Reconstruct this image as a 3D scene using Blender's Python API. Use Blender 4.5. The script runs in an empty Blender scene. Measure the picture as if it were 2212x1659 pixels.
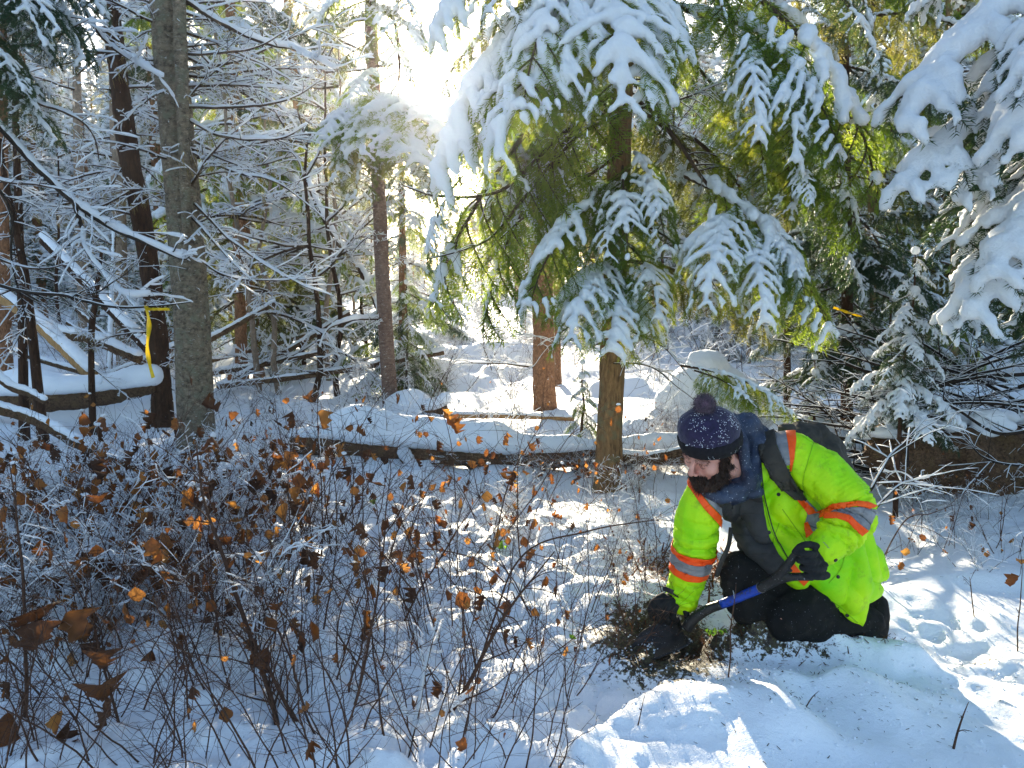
import bpy, bmesh, math, random
import numpy as np
from mathutils import Vector, Matrix, Quaternion

# ---------------------------------------------------------------- camera, sky, sun, exposure
SC = bpy.context.scene
COL = SC.collection
PITCH = math.radians(7.9)
HC = 1.55                      # eye height of the photographer
FP = 1661.0                    # focal length in photo units (photo 2212 units wide)
cam_data = bpy.data.cameras.new('camera')
cam_data.sensor_width = 36.0
cam_data.lens = 36.0 * FP / 2212.0
cam_data.clip_start = 0.05
cam_data.clip_end = 1500.0
cam = bpy.data.objects.new('camera', cam_data)
cam.location = (0, 0, HC)
cam.rotation_euler = (math.radians(90) - PITCH, 0, 0)
COL.objects.link(cam)
SC.camera = cam

SUN_EL = math.radians(14.5)
SUN_AZ = math.radians(-6.2)    # left of straight ahead (+Y)
world = bpy.data.worlds.new('World')
SC.world = world
world.use_nodes = True
wn = world.node_tree.nodes
wl = world.node_tree.links
wn.clear()
sky = wn.new('ShaderNodeTexSky')
sky.sky_type = 'NISHITA'
sky.sun_disc = False
sky.sun_elevation = SUN_EL
sky.sun_rotation = SUN_AZ
sky.air_density = 1.0
sky.dust_density = 1.0
sky.ozone_density = 1.7
wbg = wn.new('ShaderNodeBackground')
wbg.inputs['Strength'].default_value = 0.10
wout = wn.new('ShaderNodeOutputWorld')
wl.new(sky.outputs[0], wbg.inputs[0])
wl.new(wbg.outputs[0], wout.inputs[0])

sun_data = bpy.data.lights.new('sun', 'SUN')
sun_data.energy = 5.0
sun_data.angle = math.radians(0.5)
sun_data.color = (1.0, 0.88, 0.66)
sun = bpy.data.objects.new('sun', sun_data)
SUNDIR = Vector((math.sin(SUN_AZ) * math.cos(SUN_EL), math.cos(SUN_AZ) * math.cos(SUN_EL), math.sin(SUN_EL)))
sun.rotation_euler = SUNDIR.to_track_quat('Z', 'Y').to_euler()
COL.objects.link(sun)

SC.view_settings.view_transform = 'Standard'
SC.view_settings.look = 'None'
SC.view_settings.exposure = 2.02
SC.view_settings.gamma = 1.0
SC.view_settings.use_curve_mapping = False
SC.render.engine = 'CYCLES'
SC.cycles.max_bounces = 7
SC.cycles.diffuse_bounces = 4
SC.cycles.glossy_bounces = 2
SC.cycles.transmission_bounces = 4
SC.cycles.transparent_max_bounces = 4
SC.cycles.caustics_reflective = False
SC.cycles.caustics_refractive = False

# ---------------------------------------------------------------- numbers
R = np.random.RandomState(7)
def rng(seed): return np.random.RandomState(seed)
def vec(*a): return np.array(a, float)
CAMP = vec(0, 0, HC)
_cp, _sp = math.cos(PITCH), math.sin(PITCH)
def ray(px, py):
    x = (px - 1106.0) / FP; y = -(py - 829.5) / FP
    return vec(x, _cp + y * _sp, -_sp + y * _cp)
def at(px, py, Y):
    """world point seen at photo position (px,py), Y metres into the forest"""
    d = ray(px, py)
    return CAMP + d * (Y / d[1])
def onz(px, py, z=0.0):
    d = ray(px, py)
    return CAMP + d * ((z - HC) / d[2])
def pxm(px, Y): return px / FP * Y

def _hash(ix, iy, iz, s):
    h = (ix.astype(np.int64) * 374761393 + iy.astype(np.int64) * 668265263 + iz.astype(np.int64) * 2147483647 + s * 974711) & 0xffffffff
    h = ((h ^ (h >> 13)) * 1274126177) & 0xffffffff
    h = (h ^ (h >> 16)) & 0xffffffff
    return h.astype(float) / 4294967295.0
def noise(P, scale=1.0, s=0):
    """value noise in -1..1 at points P (n,3)"""
    Q = np.asarray(P, float) * scale
    I = np.floor(Q).astype(np.int64); Fr = Q - I; U = Fr * Fr * (3 - 2 * Fr)
    out = 0
    for dx in (0, 1):
        wx = U[:, 0] if dx else 1 - U[:, 0]
        for dy in (0, 1):
            wy = U[:, 1] if dy else 1 - U[:, 1]
            for dz in (0, 1):
                wz = U[:, 2] if dz else 1 - U[:, 2]
                out = out + wx * wy * wz * _hash(I[:, 0] + dx, I[:, 1] + dy, I[:, 2] + dz, s)
    return out * 2 - 1
def fbm(P, scale=1.0, s=0, o=4):
    a = 1.0; r = 0
    for k in range(o):
        r = r + a * noise(P, scale * 2 ** k, s + k); a *= 0.5
    return r
def smooth(a, b, x):
    t = np.clip((x - a) / (b - a), 0, 1); return t * t * (3 - 2 * t)
def unit(v):
    v = np.asarray(v, float); n = np.linalg.norm(v, axis=-1, keepdims=True)
    return v / np.maximum(n, 1e-9)

# ---------------------------------------------------------------- mesh building
class MB:
    def __init__(self): self.V = []; self.F = []; self.n = 0
    def add(self, V, F, m=0):
        V = np.asarray(V, float).reshape(-1, 3); F = np.asarray(F, np.int64)
        if len(V) == 0 or len(F) == 0: return
        self.V.append(V); self.F.append((F + self.n, m)); self.n += len(V)
    def merge(self, o, M=None, mat=None):
        """append another builder, optionally transformed by a 4x4 array"""
        for (F, m) in o.F: self.F.append((F + self.n, m if mat is None else mat))
        V = np.concatenate(o.V) if o.V else np.zeros((0, 3))
        if M is not None: V = V @ M[:3, :3].T + M[:3, 3]
        self.V.append(V); self.n += len(V)
    def mesh(self, name, mats, smooth_=True):
        me = bpy.data.meshes.new(name)
        V = np.concatenate(self.V); me.vertices.add(len(V)); me.vertices.foreach_set('co', V.ravel())
        loops = np.concatenate([F.ravel() for F, m in self.F])
        cnt = np.concatenate([np.full(len(F), F.shape[1]) for F, m in self.F])
        mi = np.concatenate([np.full(len(F), m) for F, m in self.F])
        st = np.concatenate([[0], np.cumsum(cnt)[:-1]])
        me.loops.add(len(loops)); me.loops.foreach_set('vertex_index', loops)
        me.polygons.add(len(cnt)); me.polygons.foreach_set('loop_start', st)
        me.polygons.foreach_set('material_index', mi)
        me.polygons.foreach_set('use_smooth', np.full(len(cnt), smooth_, bool))
        for m in (mats if isinstance(mats, (list, tuple)) else [mats]): me.materials.append(m)
        me.update(calc_edges=True)
        return me
    def obj(self, name, mats, parent=None, smooth_=True):
        return link(name, self.mesh(name, mats, smooth_), parent)

def link(name, data, parent=None, M=None):
    o = bpy.data.objects.new(name, data); COL.objects.link(o)
    if parent is not None: o.parent = parent
    if M is not None: o.matrix_basis = Matrix([list(map(float, r)) for r in M])
    return o
def tag(o, label=None, cat=None, group=None, kind=None):
    if label: o['label'] = label
    if cat: o['category'] = cat
    if group: o['group'] = group
    if kind: o['kind'] = kind
    return o
def thing(name, loc, label, cat, group=None):
    o = bpy.data.objects.new(name, None); COL.objects.link(o)
    o.empty_display_size = 0.1
    o.location = [float(v) for v in loc]
    return tag(o, label, cat, group)

def frames(P):
    P = np.asarray(P, float)
    T = np.gradient(P, axis=0); T = unit(T)
    ref = np.tile(vec(0, 0, 1), (len(P), 1))
    m = abs(T.mean(0)[2]) > 0.8
    if m: ref[:] = vec(0.3, 1, 0)
    N = unit(np.cross(T, ref)); B = np.cross(N, T)
    return T, N, B
_ring = {}
def tube(mb, P, rad, sides=5, m=0, cap=True, ex=None):
    P = np.asarray(P, float); n = len(P)
    rad = np.broadcast_to(np.asarray(rad, float), (n,))
    T, N, B = frames(P)
    a = np.arange(sides) * 2 * math.pi / sides
    V = P[:, None, :] + rad[:, None, None] * (np.cos(a)[None, :, None] * N[:, None, :] + np.sin(a)[None, :, None] * B[:, None, :])
    V = V.reshape(-1, 3)
    k = (n, sides)
    if k not in _ring:
        i = np.arange(n - 1)[:, None] * sides; j = np.arange(sides)[None, :]; j2 = (j + 1) % sides
        _ring[k] = np.stack([i + j, i + j2, i + sides + j2, i + sides + j], -1).reshape(-1, 4)
    mb.add(V, _ring[k], m)
    if cap and sides > 3:
        base = mb.n - len(V)
        c = np.array([[base + s for s in range(sides)][::-1], [base + (n - 1) * sides + s for s in range(sides)]])
        mb.F.append((c, m))
def _sphere_tpl(nu=10, nv=6):
    V = [(0, 0, 1)]
    for i in range(1, nv):
        t = math.pi * i / nv
        for j in range(nu):
            p = 2 * math.pi * j / nu; V.append((math.sin(t) * math.cos(p), math.sin(t) * math.sin(p), math.cos(t)))
    V.append((0, 0, -1)); F = []
    for j in range(nu): F.append((0, 1 + j, 1 + (j + 1) % nu))
    for i in range(nv - 2):
        for j in range(nu):
            a = 1 + i * nu + j; b = 1 + i * nu + (j + 1) % nu
            F.append((a, a + nu, b + nu)); F.append((a, b + nu, b))
    l = len(V) - 1
    for j in range(nu): F.append((l, l - nu + (j + 1) % nu, l - nu + j))
    return np.array(V, float), np.array(F)
SPH = _sphere_tpl(); SPH_S = _sphere_tpl(7, 4); SPH_B = _sphere_tpl(20, 12); SPH_T = _sphere_tpl(6, 3)
def balls(mb, C, rad, m=0, tpl=None, sc=(1, 1, 1)):
    """many ellipsoids at once: centres C (n,3), radii (n,)"""
    tpl = tpl or SPH
    C = np.asarray(C, float).reshape(-1, 3); rad = np.broadcast_to(np.asarray(rad, float), (len(C),))
    V = C[:, None, :] + rad[:, None, None] * tpl[0][None] * np.asarray(sc, float)
    F = tpl[1][None] + (np.arange(len(C)) * len(tpl[0]))[:, None, None]
    mb.add(V.reshape(-1, 3), F.reshape(-1, 3), m)
def ell(mb, c, r3, Rm=None, m=0, tpl=None):
    V = (tpl or SPH_B)[0] * np.asarray(r3, float)
    if Rm is not None: V = V @ np.asarray(Rm).T
    mb.add(V + np.asarray(c, float), (tpl or SPH_B)[1], m)
def capsule(mb, P, rad, sub=0.4, tpl=None, m=0):
    """chain of overlapping balls along a polyline with per-point radius"""
    P = np.asarray(P, float); rad = np.broadcast_to(np.asarray(rad, float), (len(P),))
    C = []; Rr = []
    for i in range(len(P) - 1):
        L = np.linalg.norm(P[i + 1] - P[i]); n = max(1, int(math.ceil(L / (sub * min(rad[i], rad[i + 1]) + 1e-6))))
        t = np.arange(n) / n
        C.append(P[i] + (P[i + 1] - P[i]) * t[:, None]); Rr.append(rad[i] + (rad[i + 1] - rad[i]) * t)
    C.append(P[-1:]); Rr.append(rad[-1:])
    balls(mb, np.concatenate(C), np.concatenate(Rr), m, tpl)
def spline(P, n):
    """smooth curve through control points"""
    P = np.asarray(P, float)
    if len(P) == 2: return P[0] + (P[1] - P[0]) * np.linspace(0, 1, n)[:, None]
    Q = np.vstack([2 * P[0] - P[1], P, 2 * P[-1] - P[-2]]); out = []
    u = np.linspace(0, len(P) - 1 - 1e-9, n)
    i = u.astype(int); t = (u - i)[:, None]
    p0, p1, p2, p3 = Q[i], Q[i + 1], Q[i + 2], Q[i + 3]
    return 0.5 * (2 * p1 + (p2 - p0) * t + (2 * p0 - 5 * p1 + 4 * p2 - p3) * t ** 2 + (-p0 + 3 * p1 - 3 * p2 + p3) * t ** 3)
def interp(v, n): return np.interp(np.linspace(0, 1, n), np.linspace(0, 1, len(v)), v)

def remesh(mb, voxel, relax=3, f=0.5):
    """fuse overlapping closed shapes into one surface; returns V, F (quads)"""
    me = mb.mesh('tmp', []) if False else mb.mesh('tmp', [])
    o = bpy.data.objects.new('tmp', me); COL.objects.link(o)
    md = o.modifiers.new('r', 'REMESH'); md.mode = 'VOXEL'; md.voxel_size = voxel; md.adaptivity = 0
    if relax:
        sm = o.modifiers.new('s', 'SMOOTH'); sm.iterations = relax; sm.factor = f
    dg = bpy.context.evaluated_depsgraph_get()
    ev = bpy.data.meshes.new_from_object(o.evaluated_get(dg))
    V = np.empty(len(ev.vertices) * 3); ev.vertices.foreach_get('co', V); V = V.reshape(-1, 3)
    lv = np.empty(len(ev.loops), np.int64); ev.loops.foreach_get('vertex_index', lv)
    N = np.empty(len(ev.vertices) * 3); ev.vertices.foreach_get('normal', N); N = N.reshape(-1, 3)
    F = lv.reshape(-1, 4) if len(lv) == 4 * len(ev.polygons) else None
    if F is None:
        ls = [list(p.vertices) for p in ev.polygons]; F = np.array([l if len(l) == 4 else l + [l[-1]] for l in ls])
    bpy.data.objects.remove(o); bpy.data.meshes.remove(me); bpy.data.meshes.remove(ev)
    return V, F, N

# ---------------------------------------------------------------- materials
def mat(name):
    m = bpy.data.materials.new(name); m.use_nodes = True
    nt = m.node_tree; nt.nodes.clear()
    out = nt.nodes.new('ShaderNodeOutputMaterial')
    return m, nt, out
def nd(nt, t, **kw):
    n = nt.nodes.new(t)
    for k, v in kw.items():
        if k in n.inputs: n.inputs[k].default_value = v
        else: setattr(n, k, v)
    return n
def ramp(nt, src, stops):
    r = nt.nodes.new('ShaderNodeValToRGB'); e = r.color_ramp.elements
    while len(e) < len(stops): e.new(0.5)
    for i, (p, c) in enumerate(stops):
        e[i].position = p; e[i].color = (c[0], c[1], c[2], 1) if isinstance(c, (tuple, list)) else (c, c, c, 1)
    nt.links.new(src, r.inputs[0]); return r.outputs[0]
def coords(nt, kind='Object', sc=(1, 1, 1)):
    tc = nt.nodes.new('ShaderNodeTexCoord'); mp = nt.nodes.new('ShaderNodeMapping')
    mp.inputs['Scale'].default_value = sc; nt.links.new(tc.outputs[kind], mp.inputs[0]); return mp.outputs[0]
def noise_tex(nt, vec_, scale, detail=4, rough=0.55):
    n = nd(nt, 'ShaderNodeTexNoise', Scale=scale, Detail=detail, Roughness=rough)
    nt.links.new(vec_, n.inputs['Vector']); return n.outputs[0]
def bump(nt, src, strength, dist, prev=None):
    b = nd(nt, 'ShaderNodeBump', Strength=strength, Distance=dist); nt.links.new(src, b.inputs['Height'])
    if prev: nt.links.new(prev, b.inputs['Normal'])
    return b.outputs[0]

def snow_mat(name, trans=0.25, fine=1.0, col=(0.86, 0.885, 0.92), dirty=False, dist=0.02):
    m, nt, out = mat(name)
    L = nt.links.new
    c = coords(nt)
    geo = nt.nodes.new('ShaderNodeNewGeometry')
    p = nd(nt, 'ShaderNodeBsdfPrincipled', Roughness=0.55); p.inputs['Base Color'].default_value = (*col, 1)
    p.inputs['Specular IOR Level'].default_value = 0.25
    n1 = noise_tex(nt, geo.outputs['Position'], 28 * fine, 5, 0.6)
    n2 = noise_tex(nt, geo.outputs['Position'], 170 * fine, 3, 0.7)
    b = bump(nt, n1, 0.55, dist); b = bump(nt, n2, 0.5, 0.006, b)
    L(b, p.inputs['Normal'])
    if trans > 0:
        t = nd(nt, 'ShaderNodeBsdfTranslucent'); t.inputs['Color'].default_value = (0.95, 0.95, 0.97, 1)
        L(b, t.inputs['Normal'])
        mx = nd(nt, 'ShaderNodeMixShader', Fac=trans); L(p.outputs[0], mx.inputs[1]); L(t.outputs[0], mx.inputs[2])
        L(mx.outputs[0], out.inputs[0])
    else: L(p.outputs[0], out.inputs[0])
    return m, nt, p
M_SNOW = snow_mat('bough snow', 0.3)[0]
M_SNOWT = snow_mat('twig snow', 0.35, 1.0)[0]
M_SNOWG = snow_mat('log snow', 0.0)[0]

def bark_mat(name, c1, c2, sc=(9, 9, 2.5), snowy=0.0, bumpd=0.02, rough=0.9, lichen=None, flakes=0.0):
    m, nt, out = mat(name); L = nt.links.new
    c = coords(nt, 'Object', sc)
    n1 = noise_tex(nt, c, 3.0, 6, 0.7)
    v = nd(nt, 'ShaderNodeTexVoronoi', Scale=5.0); L(c, v.inputs['Vector'])
    mul = nd(nt, 'ShaderNodeMath', operation='MULTIPLY'); L(n1, mul.inputs[0]); L(v.outputs['Distance'], mul.inputs[1])
    col = ramp(nt, n1, [(0.3, c1), (0.7, c2)])
    if lichen:
        n3 = noise_tex(nt, coords(nt, 'Object', (1, 1, 1)), 9, 5, 0.65)
        f = ramp(nt, n3, [(0.52, 0.0), (0.62, 1.0)])
        mixc = nd(nt, 'ShaderNodeMix', data_type='RGBA'); L(f, mixc.inputs[0]); L(col, mixc.inputs[6]); mixc.inputs[7].default_value = (*lichen, 1)
        col = mixc.outputs[2]
    if flakes:
        n4 = noise_tex(nt, coords(nt, 'Object', (5, 5, 22)), 6, 3, 0.6)
        f = ramp(nt, n4, [(0.62, 0.0), (0.68, 1.0)])
        mixc = nd(nt, 'ShaderNodeMix', data_type='RGBA'); L(f, mixc.inputs[0]); L(col, mixc.inputs[6]); mixc.inputs[7].default_value = (0.42 * flakes, 0.38 * flakes, 0.33 * flakes, 1)
        col = mixc.outputs[2]
    if snowy:
        n5 = noise_tex(nt, coords(nt, 'Object', (1, 1, 1)), 14, 5, 0.7)
        f = ramp(nt, n5, [(0.72 - snowy * 0.2, 0.0), (0.76 - snowy * 0.2, 1.0)])
        mixc = nd(nt, 'ShaderNodeMix', data_type='RGBA'); L(f, mixc.inputs[0]); L(col, mixc.inputs[6]); mixc.inputs[7].default_value = (0.85, 0.87, 0.9, 1)
        col = mixc.outputs[2]
    p = nd(nt, 'ShaderNodeBsdfPrincipled', Roughness=rough); L(col, p.inputs['Base Color'])
    p.inputs['Specular IOR Level'].default_value = 0.2
    b = bump(nt, mul.outputs[0], 0.9, bumpd); b = bump(nt, noise_tex(nt, c, 22, 3), 0.5, bumpd * 0.3, b)
    L(b, p.inputs['Normal']); L(p.outputs[0], out.inputs[0]); return m
M_BARK_GREY = bark_mat('grey bark', (0.022, 0.016, 0.011), (0.31, 0.245, 0.17), (7, 7, 9), snowy=0.25, bumpd=0.03, lichen=(0.17, 0.16, 0.11), flakes=0.9)
M_BARK_DARK = bark_mat('dark bark', (0.018, 0.011, 0.008), (0.09, 0.045, 0.025), snowy=0.35, bumpd=0.03)
M_BARK_RED = bark_mat('red bark', (0.10, 0.042, 0.02), (0.42, 0.21, 0.11), (16, 16, 9), snowy=0.3, bumpd=0.025)
M_BARK_FIR = bark_mat('fir bark', (0.06, 0.034, 0.017), (0.34, 0.20, 0.09), (12, 12, 3), snowy=0.1, bumpd=0.02, lichen=(0.16, 0.13, 0.07))
M_BARK_FLAKY = bark_mat('flaky bark', (0.08, 0.05, 0.04), (0.27, 0.17, 0.13), (8, 8, 14), snowy=0.3, bumpd=0.02, flakes=1.0)
M_BARK_PALE = bark_mat('pale bark', (0.16, 0.12, 0.09), (0.36, 0.27, 0.2), (8, 8, 6), snowy=0.3)
M_LOG = bark_mat('log bark', (0.028, 0.016, 0.010), (0.22, 0.13, 0.075), (14, 14, 14), bumpd=0.035, lichen=(0.16, 0.1, 0.05))
M_WOOD = bark_mat('bare wood', (0.25, 0.13, 0.05), (0.5, 0.3, 0.13), (14, 14, 2), bumpd=0.01)
M_TWIG = bark_mat('twig bark', (0.03, 0.02, 0.014), (0.10, 0.062, 0.04), (20, 20, 20), bumpd=0.003)
M_STEM = bark_mat('shrub stem', (0.03, 0.018, 0.013), (0.13, 0.065, 0.04), (20, 20, 20), bumpd=0.002)
M_STICK = bark_mat('dark stick', (0.01, 0.008, 0.007), (0.05, 0.035, 0.025), (20, 20, 20), snowy=0.2, bumpd=0.004)

def leafy_mat(name, cols, trans_cols, tf=0.45, rough=0.5, vary=0.5):
    """thin leaf or needle: diffuse + translucent, varied from place to place and object to object"""
    m, nt, out = mat(name); L = nt.links.new
    geo = nt.nodes.new('ShaderNodeNewGeometry')
    n = noise_tex(nt, geo.outputs['Position'], 5.0, 3)
    n2 = noise_tex(nt, geo.outputs['Position'], 60.0, 2)
    oi = nt.nodes.new('ShaderNodeObjectInfo')
    a = nd(nt, 'ShaderNodeMath', operation='MULTIPLY'); L(oi.outputs['Random'], a.inputs[0]); a.inputs[1].default_value = vary
    b_ = nd(nt, 'ShaderNodeMath', operation='MULTIPLY_ADD'); L(n, b_.inputs[0]); b_.inputs[1].default_value = 0.8; L(a.outputs[0], b_.inputs[2])
    c_ = nd(nt, 'ShaderNodeMath', operation='MULTIPLY_ADD'); L(n2, c_.inputs[0]); c_.inputs[1].default_value = 0.4; L(b_.outputs[0], c_.inputs[2])
    lo, hi = 0.35, 0.85 + vary
    k = len(cols)
    st = [((i / (k - 1)), c) for i, c in enumerate(cols)]
    mr = nd(nt, 'ShaderNodeMapRange'); L(c_.outputs[0], mr.inputs[0]); mr.inputs[1].default_value = lo; mr.inputs[2].default_value = hi
    col = ramp(nt, mr.outputs[0], st)
    tcol = ramp(nt, mr.outputs[0], [((i / (k - 1)), c) for i, c in enumerate(trans_cols)])
    p = nd(nt, 'ShaderNodeBsdfPrincipled', Roughness=rough); L(col, p.inputs['Base Color']); p.inputs['Specular IOR Level'].default_value = 0.3
    t = nt.nodes.new('ShaderNodeBsdfTranslucent'); L(tcol, t.inputs['Color'])
    mx = nd(nt, 'ShaderNodeMixShader', Fac=tf); L(p.outputs[0], mx.inputs[1]); L(t.outputs[0], mx.inputs[2])
    L(mx.outputs[0], out.inputs[0]); return m
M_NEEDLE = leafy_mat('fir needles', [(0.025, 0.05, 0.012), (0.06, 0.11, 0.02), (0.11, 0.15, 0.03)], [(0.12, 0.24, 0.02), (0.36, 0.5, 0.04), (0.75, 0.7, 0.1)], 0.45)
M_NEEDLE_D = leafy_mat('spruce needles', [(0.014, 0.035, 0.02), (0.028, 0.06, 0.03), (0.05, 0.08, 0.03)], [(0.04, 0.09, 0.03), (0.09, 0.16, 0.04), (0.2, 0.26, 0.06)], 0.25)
M_NEEDLE_B = leafy_mat('backlit needles', [(0.018, 0.034, 0.014), (0.045, 0.06, 0.02), (0.09, 0.085, 0.03)], [(0.14, 0.2, 0.03), (0.35, 0.36, 0.06), (0.7, 0.55, 0.14)], 0.42)
M_LEAF = leafy_mat('dead leaf', [(0.05, 0.021, 0.012), (0.17, 0.065, 0.024), (0.34, 0.15, 0.05)], [(0.14, 0.045, 0.015), (0.42, 0.15, 0.035), (0.9, 0.45, 0.09)], 0.45, 0.6, 0.9)
M_LEAF_D = leafy_mat('withered leaf', [(0.02, 0.011, 0.008), (0.07, 0.03, 0.016), (0.16, 0.065, 0.03)], [(0.08, 0.03, 0.01), (0.2, 0.08, 0.02), (0.4, 0.17, 0.04)], 0.3, 0.7, 0.9)
M_LEAF_G = leafy_mat('green leaf', [(0.06, 0.14, 0.02), (0.12, 0.26, 0.03)], [(0.2, 0.45, 0.03), (0.35, 0.6, 0.05)], 0.45)
M_MOSS = leafy_mat('hanging lichen', [(0.16, 0.13, 0.05), (0.3, 0.24, 0.09)], [(0.5, 0.4, 0.12), (0.8, 0.62, 0.2)], 0.5)
# ---------------------------------------------------------------- ground
PIT = onz(1420, 1425); MOUND = onz(1680, 1400)
PITa = onz(1350, 1440); PITb = onz(1530, 1330)
# edge of the trodden snow bank in the foreground (right of it is higher)
BANK = [onz(1180, 1700), onz(1290, 1600), onz(1385, 1500), onz(1500, 1462)]
def seg_dist(X, Y, a, b):
    ax, ay, bx, by = a[0], a[1], b[0], b[1]
    dx, dy = bx - ax, by - ay; L2 = dx * dx + dy * dy + 1e-9
    t = np.clip(((X - ax) * dx + (Y - ay) * dy) / L2, 0, 1)
    px, py = X - (ax + t * dx), Y - (ay + t * dy)
    return np.hypot(px, py), t
def ground_h(X, Y, detail=True):
    X = np.asarray(X, float); Y = np.asarray(Y, float)
    sh = X.shape; X = X.ravel(); Y = Y.ravel()
    P = np.stack([X, Y, X * 0], -1)
    h = 0.10 * noise(P, 0.35, 3) * smooth(4.5, 9, Y) + 0.05 * noise(P, 0.9, 5) * smooth(3.5, 6, Y)
    h += 0.045 * noise(P, 2.3, 9) + 0.024 * noise(P, 5.5, 11)
    far = smooth(10, 60, Y)
    h += far * (0.5 * noise(P, 0.08, 21)) + 1.6 * smooth(30, 120, Y)
    # churned snow around the shrubs on the left
    left = smooth(0.9, 0.2, X) * smooth(6.5, 5, Y)
    h += left * (0.06 * np.abs(noise(P, 5.0, 31)) + 0.028 * noise(P, 11, 33) + 0.02 * np.abs(noise(P, 17, 35)))
    if detail:
        h += 0.006 * fbm(P, 20, 41, 3) * (0.6 + 0.8 * noise(P, 1.3, 44)) + 0.0032 * np.abs(noise(P, 55, 47)) * smooth(0.0, 0.5, noise(P, 2.1, 46))
    # foreground bank: plateau right of a crisp ragged lip
    lip = BANK
    # signed side: compare with polyline x at this y
    ys = [p[1] for p in lip]; xs = [p[0] for p in lip]
    ex = np.interp(Y, ys, xs) + 0.03 * noise(P, 7, 51) + 0.012 * noise(P, 25, 52)
    side = smooth(-0.02, 0.10, X - ex)
    yfar = np.interp(X, [0.3, 0.75, 1.05, 1.35, 1.8, 3.0], [2.52, 2.72, 2.76, 2.70, 2.64, 2.60]) + 0.02 * noise(P, 9, 53)
    front = smooth(0.05, -0.07, Y - yfar)
    fade = smooth(1.75, 1.15, X)
    lump = smooth(0.55, 0.0, np.hypot((X - 0.72) / 1.0, (Y - 2.45) / 0.75))
    h += side * front * (0.075 * fade + 0.02) + side * front * lump * 0.06 * smooth(2.66, 2.45, Y)
    # hollow trodden into the bank
    d = np.hypot((X - 1.12) / 0.20, (Y - 2.50) / 0.26)
    h -= 0.05 * smooth(1.0, 0.3, d)
    # trench on the left of the bank (footpath)
    d, t = seg_dist(X, Y, onz(1150, 1560), onz(1330, 1480))
    h -= 0.05 * smooth(0.22, 0.05, d)
    # pit
    d, t = seg_dist(X, Y, PITa, PITb)
    h -= 0.055 * smooth(0.34, 0.10, d + 0.05 * noise(P, 9, 61))
    h += 0.02 * smooth(0.2, 0.1, d) * noise(P, 18, 62)
    d = np.hypot((X - onz(1435, 1325)[0]) / 0.16, (Y - onz(1435, 1325)[1]) / 0.13)
    h += 0.07 * smooth(1.2, 0.2, d + 0.2 * noise(P, 12, 66))
    # heap of thrown-out moss and snow in front of the knees
    d = np.hypot((X - MOUND[0]) / 0.29, (Y - (MOUND[1] - 0.02)) / 0.12)
    h += 0.15 * smooth(1.3, 0.35, d + 0.22 * noise(P, 12, 63)) * (0.85 + 0.35 * noise(P, 20, 64))
    d = np.hypot((X - onz(1880, 1400)[0]) / 0.22, (Y - onz(1880, 1400)[1] + 0.10) / 0.11)
    h += 0.08 * smooth(1.3, 0.3, d + 0.15 * noise(P, 12, 65))
    # lumps where the left shoveled area is, sunlit crumbly snow
    d = np.hypot((X - onz(1250, 1180)[0]) / 0.8, (Y - onz(1250, 1180)[1]) / 0.5)
    h += smooth(1.2, 0.3, d) * (0.035 * np.abs(noise(P, 7, 71)) + 0.02 * noise(P, 16, 72))
    # pressed-down snow behind the man and beside his boots
    d = np.hypot((X - 1.85) / 0.35, (Y - 3.1) / 0.35)
    h -= 0.03 * smooth(1.1, 0.4, d + 0.15 * noise(P, 6, 81))
    h += smooth(1.5, 0.6, d) * 0.02 * noise(P, 14, 82)
    # rise under the brushwood on the right, big drift on the far left
    h += 0.18 * smooth(2.0, 4.2, X) * smooth(3.6, 5.2, Y) * smooth(14, 8, Y)
    d, t = seg_dist(X, Y, at(0, 800, 9.0), at(340, 800, 8.6))
    h += 0.35 * smooth(0.5, 0.0, d)
    # hummocks of buried stones and stumps
    for (cx, cy, r, a) in HUMMOCKS:
        d = np.hypot(X - cx, (Y - cy) * 1.3)
        h += a * np.sqrt(np.clip(1 - (d / r) ** 2, 0, 1)) * smooth(r, r * 0.8, d)
    return h.reshape(sh)
_r = rng(4)
HUMMOCKS = []
for k in range(26):
    y = 8.5 + 11 * _r.rand(); x = (_r.rand() - 0.5) * 1.2 * y
    HUMMOCKS.append((x, y, 0.3 + 0.5 * _r.rand(), 0.10 + 0.2 * _r.rand()))
def gz(x, y): return float(ground_h(np.array([x]), np.array([y]), False)[0])
def gp(px, py, z0=0.0):
    """point of the snow surface seen at (px,py)"""
    p = onz(px, py, z0)
    for _ in range(4): p = onz(px, py, gz(p[0], p[1]))
    return p

# ground material: snow, with moss and soil around the dug pit and crumbs of litter
m, nt, p = snow_mat('snow ground', 0.0, 1.0, dirty=True, dist=0.012)
L = nt.links.new
geo = nt.nodes.new('ShaderNodeNewGeometry')
def dist_mask(cx, cy, sx, sy, r0, r1):
    mp = nd(nt, 'ShaderNodeMapping'); mp.vector_type = 'POINT'
    mp.inputs['Location'].default_value = (-cx / sx, -cy / sy, 0); mp.inputs['Scale'].default_value = (1 / sx, 1 / sy, 0)
    L(geo.outputs['Position'], mp.inputs[0])
    ln = nd(nt, 'ShaderNodeVectorMath', operation='LENGTH'); L(mp.outputs[0], ln.inputs[0])
    mr = nd(nt, 'ShaderNodeMapRange'); L(ln.outputs['Value'], mr.inputs[0]); mr.inputs[1].default_value = r0; mr.inputs[2].default_value = r1
    mr.inputs[3].default_value = 1; mr.inputs[4].default_value = 0; return mr.outputs[0]
def mth(op, a, b):
    x = nd(nt, 'ShaderNodeMath', operation=op)
    for i, v in enumerate((a, b)):
        if isinstance(v, (int, float)): x.inputs[i].default_value = v
        else: L(v, x.inputs[i])
    return x.outputs[0]
pc = (PITa + PITb) / 2
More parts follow.
